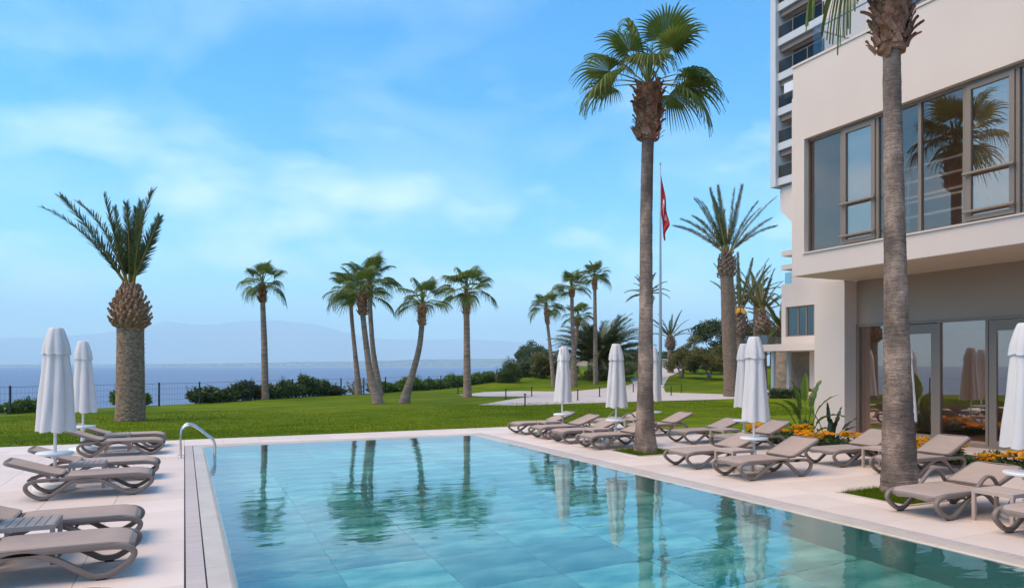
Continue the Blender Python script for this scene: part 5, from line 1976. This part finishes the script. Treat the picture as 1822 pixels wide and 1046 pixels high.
OG = 'olive-green pruned trees on the mound'
for i_, (u_, d_, lab_, w_, h_) in enumerate(((1213, 70, 'small olive-green tree with forked grey trunk beside the rising path', 2.0, 3.7), (1262, 68, 'broad olive-green tree left of the tall date palm', 2.6, 3.8),
                                             (1236, 78, 'olive-green tree behind the two pruned ones on the mound', 2.6, 4.0), (1285, 76, 'olive-green tree behind the tall date palm trunk', 2.2, 3.8))):
    rr_ = random.Random(200 + i_)
    x_, y_ = at(u_, d_)
    tree('olive_tree', lab_, gp(x_, y_), 1.0, 0.13, blob_crown(rr_, 24, w_ * 0.8, w_ * 0.8, 1.1, h_, 0.62), 11000, 0.10, M_leaf_olive, 200 + i_, OG, forks=3, aspect=0.3)
for i_, (u_, d_, w_, h_, lab_) in enumerate(((1290, 92, 4.4, 8.0, 'big dark-leaved tree left behind the tall date palm'), (1335, 96, 3.0, 6.6, 'dark-leaved tree behind the slim date palm'),
                                             (1372, 92, 2.6, 6.6, 'olive-toned tree beside the far building wing'))):
    rr_ = random.Random(230 + i_)
    x_, y_ = at(u_, d_)
    tree('carob_tree', lab_, gp(x_, y_), 2.2, 0.22, blob_crown(rr_, 18, w_ * 0.8, w_ * 0.8, 2.5, h_ - 0.6, 1.25), 9000, 0.17, M_leaf_dark if i_ < 2 else M_leaf_olive, 230 + i_, 'dark trees beyond the mound')
FT = 'trees on the far headland'
_ft = [(893, 150, 2.4, 4.6, 'leftmost pale round tree on the far headland'), (912, 160, 2.8, 4.8, 'second pale tree on the far headland'), (930, 185, 2.4, 5.0, 'small grey-green tree on the headland skyline'),
       (948, 150, 3.2, 5.6, 'roundest tree on the headland above the tan cliff'), (966, 110, 2.4, 4.6, 'olive-toned tree left of the leaning slim palm'), (985, 130, 3.0, 5.0, 'tree hidden behind the leaning slim palm on the headland'),
       (1108, 135, 3.0, 4.6, 'tree on the headland right of the palm thicket'), (1124, 150, 3.0, 4.2, 'low far tree between thicket and tall palm'), (1140, 160, 3.2, 4.4, 'far tree behind the tall poolside palm'),
       (1188, 105, 2.6, 3.2, 'bush-like tree beside the small lone date palm'), (1206, 112, 2.6, 3.6, 'pale tree right of the small lone date palm'), (1232, 118, 3.0, 3.6, 'pale far tree behind the olive trees'), (1252, 120, 3.0, 3.8, 'far tree left of the big dark tree')]


def headland_z(u, d):
    rise = sstep(858, 935, u - (d - 120) * 0.10)
    return -13 + rise * (13.6 + 2.6 * sstep(110, 170, d)) * (1 - 0.25 * sstep(200, 260, d))


for i_, (u_, d_, w_, h_, lab_) in enumerate(_ft):
    rr_ = random.Random(260 + i_)
    x_, y_ = at(u_, d_)
    z_ = max(headland_z(u_, d_), ground_z(x_, y_) if d_ < 125 and u_ > 1150 else -99) if u_ < 1150 else ground_z(x_, y_)
    tree('headland_tree', lab_, (x_, y_, z_ - 0.4), 1.2, 0.16, blob_crown(rr_, 12, w_ * 0.75, w_ * 0.75, 1.2, h_ - 0.7, w_ * 0.42), 3600, 0.2, M_leaf_far, 260 + i_, FT)
x_, y_ = at(905, 64)
bush('fan_palm_shrub', 'rounded dark fan-leaved shrub at the far left end of the path', 'shrub', (x_, y_, 0), [(0, 0, 1.0, 1.15, 1.0, 1.0), (0.3, 0.2, 1.7, 0.8, 0.8, 0.9), (-0.6, 0, 0.8, 0.7, 0.7, 0.8), (0.6, -0.3, 1.2, 0.7, 0.7, 0.7)], 6500, 0.13, M_leaf, 301, None, 5, airy=14, aspect=0.16)
x_, y_ = at(960, 70)
bush('garden_shrub', 'olive-green shrub beside the leaning slim palm', 'shrub', (x_, y_, ground_z(x_, y_)), [(0, 0, 1.3, 1.0, 1.0, 1.4), (0.7, 0.5, 1.0, 0.9, 0.8, 1.0)], 5000, 0.11, M_leaf_olive, 302, None, 5, airy=8)
HG = 'low hedge lumps along the left side of the rising path'
for i_, (u_, d_) in enumerate(((1112, 66), (1124, 70), (1136, 74), (1150, 79), (1166, 86), (1184, 94))):
    x_, y_ = at(u_ - 2, d_)
    x_, y_ = x_ - 1.6, y_ + 1.3
    bush('path_hedge', ('nearest', 'second', 'third', 'fourth', 'fifth', 'farthest')[i_] + ' low reddish-green hedge lump lining the left side of the rising path', 'hedge', gp(x_, y_), [(-0.9, 0.2, 0.4, 1.0, 0.9, 0.55), (0.5, 0.2, 0.45, 1.1, 0.9, 0.6), (0.0, 1.4, 0.5, 1.2, 0.9, 0.6)], 3200, 0.10, M_leaf_olive, 320 + i_, HG, 4, airy=2)

# grasses along the hedge under the headland
for i_, (u_, d_) in enumerate(((930, 72), (944, 74), (984, 76), (1003, 77), (1102, 76))):
    x_, y_ = at(u_, d_)
    bush('understorey_shrub', ('leftmost', 'second from left', 'middle', 'fourth from left', 'rightmost')[i_] + ' grey-green shrub between the lawn and the headland', 'shrub', (x_, y_, min(ground_z(x_, y_), 0.3) - 0.05), [(-0.9, 0, 0.8, 1.2, 0.8, 1.1), (0.8, 0, 1.0, 1.2, 0.8, 1.3), (0.1, 0.5, 1.3, 1.0, 0.8, 1.1)], 4200, 0.12, M_leaf_far, 340 + i_, 'shrubs between lawn and headland', 4, airy=4)


# ------------------------------------------------------------------ flower bed and big-leaved plants
def build_bed():
    b = MB(); b.box(13.304, 15.696, -2, 14.396, -0.3, -0.015)
    struct(b.build('flower_bed', M_soil))


build_bed()


def flower_plant_mesh(seed):
    r = random.Random(seed); rng = np.random.default_rng(seed)
    V, F = leaf_cloud([(0, 0, 0.14, 0.20, 0.20, 0.15)], 130, 0.06, rng, 0.4, 0.5)
    fol = np_mesh('foliage', V, F, M_leaf)
    f = MB()
    for i in range(34):
        w = r.uniform(0, 2 * PI); q = r.uniform(0, 0.24)
        c = (q * math.cos(w), q * math.sin(w), r.uniform(0.26, 0.40))
        n = 7
        s_ = r.uniform(0.055, 0.085)
        for k in range(n):
            a = 2 * PI * k / n + r.random()
            for (ti, l) in ((0.3, 1.0), (1.0, 0.75)):
                d = (math.cos(a) * math.cos(ti), math.sin(a) * math.cos(ti), math.sin(ti))
                p = (-math.sin(a) * s_ * 0.42, math.cos(a) * s_ * 0.42, 0)
                tip = [c[j] + d[j] * s_ * l for j in range(3)]; mid = [c[j] + d[j] * s_ * l * 0.6 for j in range(3)]
                f.add([c, tuple(mid[j] + p[j] for j in range(3)), tuple(tip), tuple(mid[j] - p[j] for j in range(3))], [(0, 1, 2, 3)])
    return fol, f.mesh('blossom', M_petal)


FPM = [flower_plant_mesh(s_) for s_ in range(5)]
rr_ = random.Random(77)
_spots = []
yy = 3.6
while yy < 14.2:
    for xx in (13.55, 13.9, 14.3):
        if rr_.random() < 0.80:
            _spots.append((xx + rr_.uniform(-0.1, 0.12), yy + rr_.uniform(-0.12, 0.12)))
    yy += 0.42
for i_, (x_, y_) in enumerate(_spots):
    t_ = thing('flowering_plant', 'orange-yellow flowering bedding plant in the bed before the glass front', 'flower', (x_, y_, -0.02), rr_.uniform(0, 6), 'orange flowers in the bed')
    k_ = rr_.randrange(5); s_ = rr_.uniform(0.75, 1.15)
    put('foliage', FPM[k_][0], t_, scale=s_)
    if rr_.random() < 0.85:
        put('blossom', FPM[k_][1], t_, scale=s_)


def big_leaf(length, width, el, curve, stalk, seed, fold=0.25):
    """paddle leaf on a stalk, along +X"""
    ns = 12
    p = np.array([0.0, 0, 0]); e = el
    mb = MB()
    P = [p.copy()]
    for i in range(5):
        p = p + np.array([math.cos(e), 0, math.sin(e)]) * stalk / 5
        e -= curve * 0.03
        P.append(p.copy())
    mb.tube([tuple(q) for q in P], [0.028, 0.024, 0.02, 0.017, 0.014, 0.012], 6)
    V = []; F = []
    r = random.Random(seed)
    for i in range(ns + 1):
        t = i / ns
        w = width * math.sin(PI * min(1, 0.06 + 0.94 * t) ** 0.8) ** 0.7 * (1 if i < ns else 0.05)
        nn = np.array([-math.sin(e), 0, math.cos(e)])
        j = r.uniform(-0.02, 0.02)
        V += [tuple(p + np.array([0, -w, 0]) + nn * (fold * w + j)), tuple(p), tuple(p + np.array([0, w, 0]) + nn * (fold * w - j))]
        p = p + np.array([math.cos(e), 0, math.sin(e)]) * length / ns
        e -= curve / ns
    for i in range(ns):
        F += [(i * 3, i * 3 + 1, i * 3 + 4, i * 3 + 3), (i * 3 + 1, i * 3 + 2, i * 3 + 5, i * 3 + 4)]
    mb.add(V, F)
    return mb


def leaf_plant(name, label, base, leaves, m, seed, m2=None):
    t = thing(name, label, 'plant', base)
    for i, (az, el, ln, wd, cv, stalk, kind) in enumerate(leaves):
        mb = big_leaf(ln, wd, R(el), R(cv), stalk, seed * 31 + i, 0.25 if kind == 0 else 1.6)
        o = mb.build('leaf', (m if kind == 0 else (m2 or m)), t)
        o.rotation_euler = (0, 0, R(az))
        o.location = (0.06 * math.cos(R(az)), 0.06 * math.sin(R(az)), 0)
    c = MB(); c.lathe([(0.12, -0.05), (0.11, 0.2), (0.06, 0.5), (0.03, 0.6)], 10); c.build('stem', m, t, smooth=True)
    return t


x_, y_ = at(1432, 18.6)
leaf_plant('banana_plant', 'tall banana plant with upright pale rolled leaf beside the pavilion pier', (x_, y_, -0.03),
           [(IA + 170, 72, 0.9, 0.13, 95, 0.75, 0), (IA + 20, 82, 0.8, 0.12, 30, 0.9, 0), (IA + 60, 88, 0.75, 0.10, 5, 1.05, 1), (IA + 200, 80, 0.75, 0.12, 60, 0.6, 0), (IA - 40, 66, 0.8, 0.13, 80, 0.5, 0),
            (IA + 120, 84, 0.85, 0.11, 20, 0.8, 0), (IA + 330, 76, 0.8, 0.12, 50, 0.7, 0), (IA + 185, 58, 0.6, 0.10, 110, 0.5, 0), (IA + 10, 40, 0.55, 0.12, 70, 0.4, 0), (IA + 165, 35, 0.5, 0.12, 60, 0.35, 0)], M_banana, 3, M_banana_young)
x_, y_ = at(1478, 18.3)
leaf_plant('strelitzia_plant', 'dark spiky-leaved plant at the foot of the white pavilion pier', (x_, y_, -0.03),
           [(IA + 170, 50, 0.50, 0.06, 20, 0.35, 0), (IA + 150, 66, 0.5, 0.06, 10, 0.45, 0), (IA + 90, 84, 0.55, 0.055, 5, 0.5, 0), (IA + 20, 74, 0.55, 0.06, 8, 0.45, 0), (IA + 5, 50, 0.5, 0.065, 20, 0.4, 0), (IA + 10, 30, 0.42, 0.05, 50, 0.4, 0),
            (IA + 190, 36, 0.45, 0.07, 50, 0.3, 0), (IA + 260, 60, 0.5, 0.06, 30, 0.35, 0), (IA + 300, 45, 0.45, 0.06, 30, 0.35, 0)], M_strel, 4)
# small shrubs along the far wing's terrace
for i_, (u_, w_) in enumerate(((1378, 0.4), (1392, 0.42), (1406, 0.6), (1422, 0.55), (1438, 0.6))):
    x_, y_ = at(u_, 41.5)
    bush('terrace_shrub', ('leftmost', 'second', 'middle', 'fourth', 'rightmost')[i_] + ' small dark shrub along the far wing terrace', 'shrub', (x_, y_, 0), [(0, 0, 0.28, w_, 0.4, 0.34)], 800, 0.07, M_leaf_dark, 380 + i_, 'shrubs before the far terrace', 3)


# ------------------------------------------------------------------ bollards, gate, flag
_m = MB(); _m.lathe([(0.035, -0.05), (0.035, 0.52), (0.07, 0.53), (0.075, 0.56), (0.03, 0.575)], 12); BOL = _m.mesh('post', M_bollard)
_m = MB(); _m.lathe([(0.09, -0.02), (0.09, 0.015), (0.06, 0.02)], 12); BOLF = _m.mesh('foot_plate', M_bollard)
_bol = [(16.86, 37.14, 'path light post at the tip of the grass wedge left of the parasols'), (19.87, 39.83, 'path light post where the two path arms join'), (15.1, 31.0, 'path light post hidden by the farthest poolside parasol foot'), (19.88, 34.10, 'path light post right of the farthest poolside parasol'), (23.24, 37.2, 'path light post left of the second poolside parasol'),
        (29.95, 43.3, 'path light post just left of the tall palm trunk'), (28.76, 37.3, 'path light post right of the tall palm, nearer one'), (31.8, 40.1, 'path light post on the mound corner right of the tall palm'), (17.2, 45.9, 'path light post at the far edge of the left path arm'), (26.2, 46.0, 'path light post beyond the path behind the farthest parasol'), (32.5, 50.1, 'path light post on the lawn beside the tallest slim palm'), (39.9, 57.0, 'path light post at the bend of the rising path')]
for x_, y_, lab_ in _bol:
    t_ = thing('path_light', lab_, 'bollard', (x_, y_, ground_z(x_, y_) + 0.03), 0, 'path light posts')
    put('post', BOL, t_); put('foot_plate', BOLF, t_)

x_, y_ = at(1185, 92)
g_ = thing('garden_gate', 'short white barred gate at the top of the rising path', 'gate', gp(x_, y_))
for k_ in range(6):
    m_ = MB(); m_.box(-0.03 + (k_ - 2.5) * 0.26, 0.03 + (k_ - 2.5) * 0.26, -0.03, 0.03, 0, 1.15); m_.build('bar', M_white, g_)
m_ = MB(); m_.box(-0.7, 0.7, -0.035, 0.035, 1.08, 1.16); m_.build('top_rail', M_white, g_)
g_.rotation_euler = (0, 0, R(IA))


def build_flag():
    x, y = at(1175, 58)
    z0 = ground_z(x, y)
    t = thing('flagpole', 'tall grey flagpole behind the tall poolside palm', 'flagpole', (x, y, z0))
    Hp = 18.3
    m = MB(); m.tube([(0, 0, 0), (0, 0, 6), (0, 0, 12), (0, 0, Hp)], [0.145, 0.12, 0.085, 0.045], 14); m.build('pole', M_pole_grey, t, smooth=True)
    m = MB(); m.lathe([(0.02, Hp), (0.08, Hp + 0.05), (0.08, Hp + 0.14), (0.01, Hp + 0.2)], 12); m.build('finial', M_pole_grey, t)
    m = MB(); m.lathe([(0.35, -0.1), (0.35, 0.12), (0.2, 0.2)], 16); m.build('plinth', M_stucco2, t)
    # limp cloth: the hoist hangs on the pole, the fly falls away down and to the right in folds
    F_ = thing('flag', 'limp red flag with a white emblem in its folds hanging from the flagpole', 'flag', (x, y, z0))
    nu, nv = 34, 22
    htop = Hp - 0.75
    hoist = 3.3
    V = []
    for i in range(nu + 1):
        a = i / nu                                    # along the fly
        for j in range(nv + 1):
            b = j / nv                                # down the hoist
            zt = htop - b * hoist
            fall = 1.0 * (a ** 0.8) * 4.2
            out = 0.06 + 0.62 * (1 - (1 - a) ** 2) * (0.35 + 0.65 * (1 - b) ** 0.5) * 0.95
            fold = 0.22 * math.sin(a * 11 + b * 4.0) * a ** 0.6 * (0.6 + 0.4 * b)
            z = zt * (1 - a * 0.42 * b * 0.0) - fall * (1 - 0.48 * b)
            o = out + 0.10 * math.sin(a * 8.0 + b * 6) * a
            V.append((o * CA + fold * SA, -o * SA + fold * CA, z))
    Fc = []; mi = []
    for i in range(nu):
        for j in range(nv):
            k = i * (nv + 1) + j
            Fc.append((k, k + nv + 1, k + nv + 2, k + 1))
            # crescent and star printed on the cloth
            A, B_ = (i + 0.5) / nu * 1.5, (j + 0.5) / nv
            cr = math.hypot(A - 0.5, B_ - 0.5) < 0.25 and math.hypot(A - 0.5625, B_ - 0.5) > 0.2
            st = math.hypot(A - 0.80, B_ - 0.5) < 0.085
            mi.append(1 if (cr or st) else 0)
    me = np_mesh('cloth', V, Fc, [M_red, M_flag_white], mi, True)
    put('cloth', me, F_)


build_flag()


# ------------------------------------------------------------------ hanging air
def build_haze():
    m = bpy.data.materials.new('haze')
    m.use_nodes = True
    N, L = m.node_tree.nodes, m.node_tree.links
    N.clear()
    out = N.new('ShaderNodeOutputMaterial')
    v = N.new('ShaderNodeVolumePrincipled')
    v.inputs['Color'].default_value = (0.72, 0.94, 1.0, 1)
    v.inputs['Density'].default_value = HAZE
    v.inputs['Anisotropy'].default_value = 0.0
    L.new(v.outputs[0], out.inputs['Volume'])
    mb = MB(); mb.box(-27000, 27000, -27000, 27000, -15, 1750)
    struct(mb.build('haze', m), 'stuff')


HAZE = 0.000115
build_haze()


# crumpled wrapper under the foreground loungers
def build_wrapper():
    r = random.Random(3)
    t = thing('paper_wrapper', 'small crumpled white paper wrapper on the left deck behind the foreground loungers', 'paper', (-1.18, 10.1, 0.002))
    for k, m in enumerate((M_white, M_red, M_pole_grey)):
        mb = MB(); n = 5
        V = [((i - 2) * 0.045 + k * 0.07 - 0.07 + r.uniform(-0.015, 0.015), (j - 2) * 0.03 + r.uniform(-0.01, 0.01), 0.012 + abs(r.gauss(0, 0.03)) * (1 if 0 < i < 4 else 0.2)) for i in range(n) for j in range(n)]
        mb.add(V, [(i * n + j, (i + 1) * n + j, (i + 1) * n + j + 1, i * n + j + 1) for i in range(n - 1) for j in range(n - 1)])
        mb.build('paper_sheet' if k == 0 else 'printed_panel', m, t)


build_wrapper()
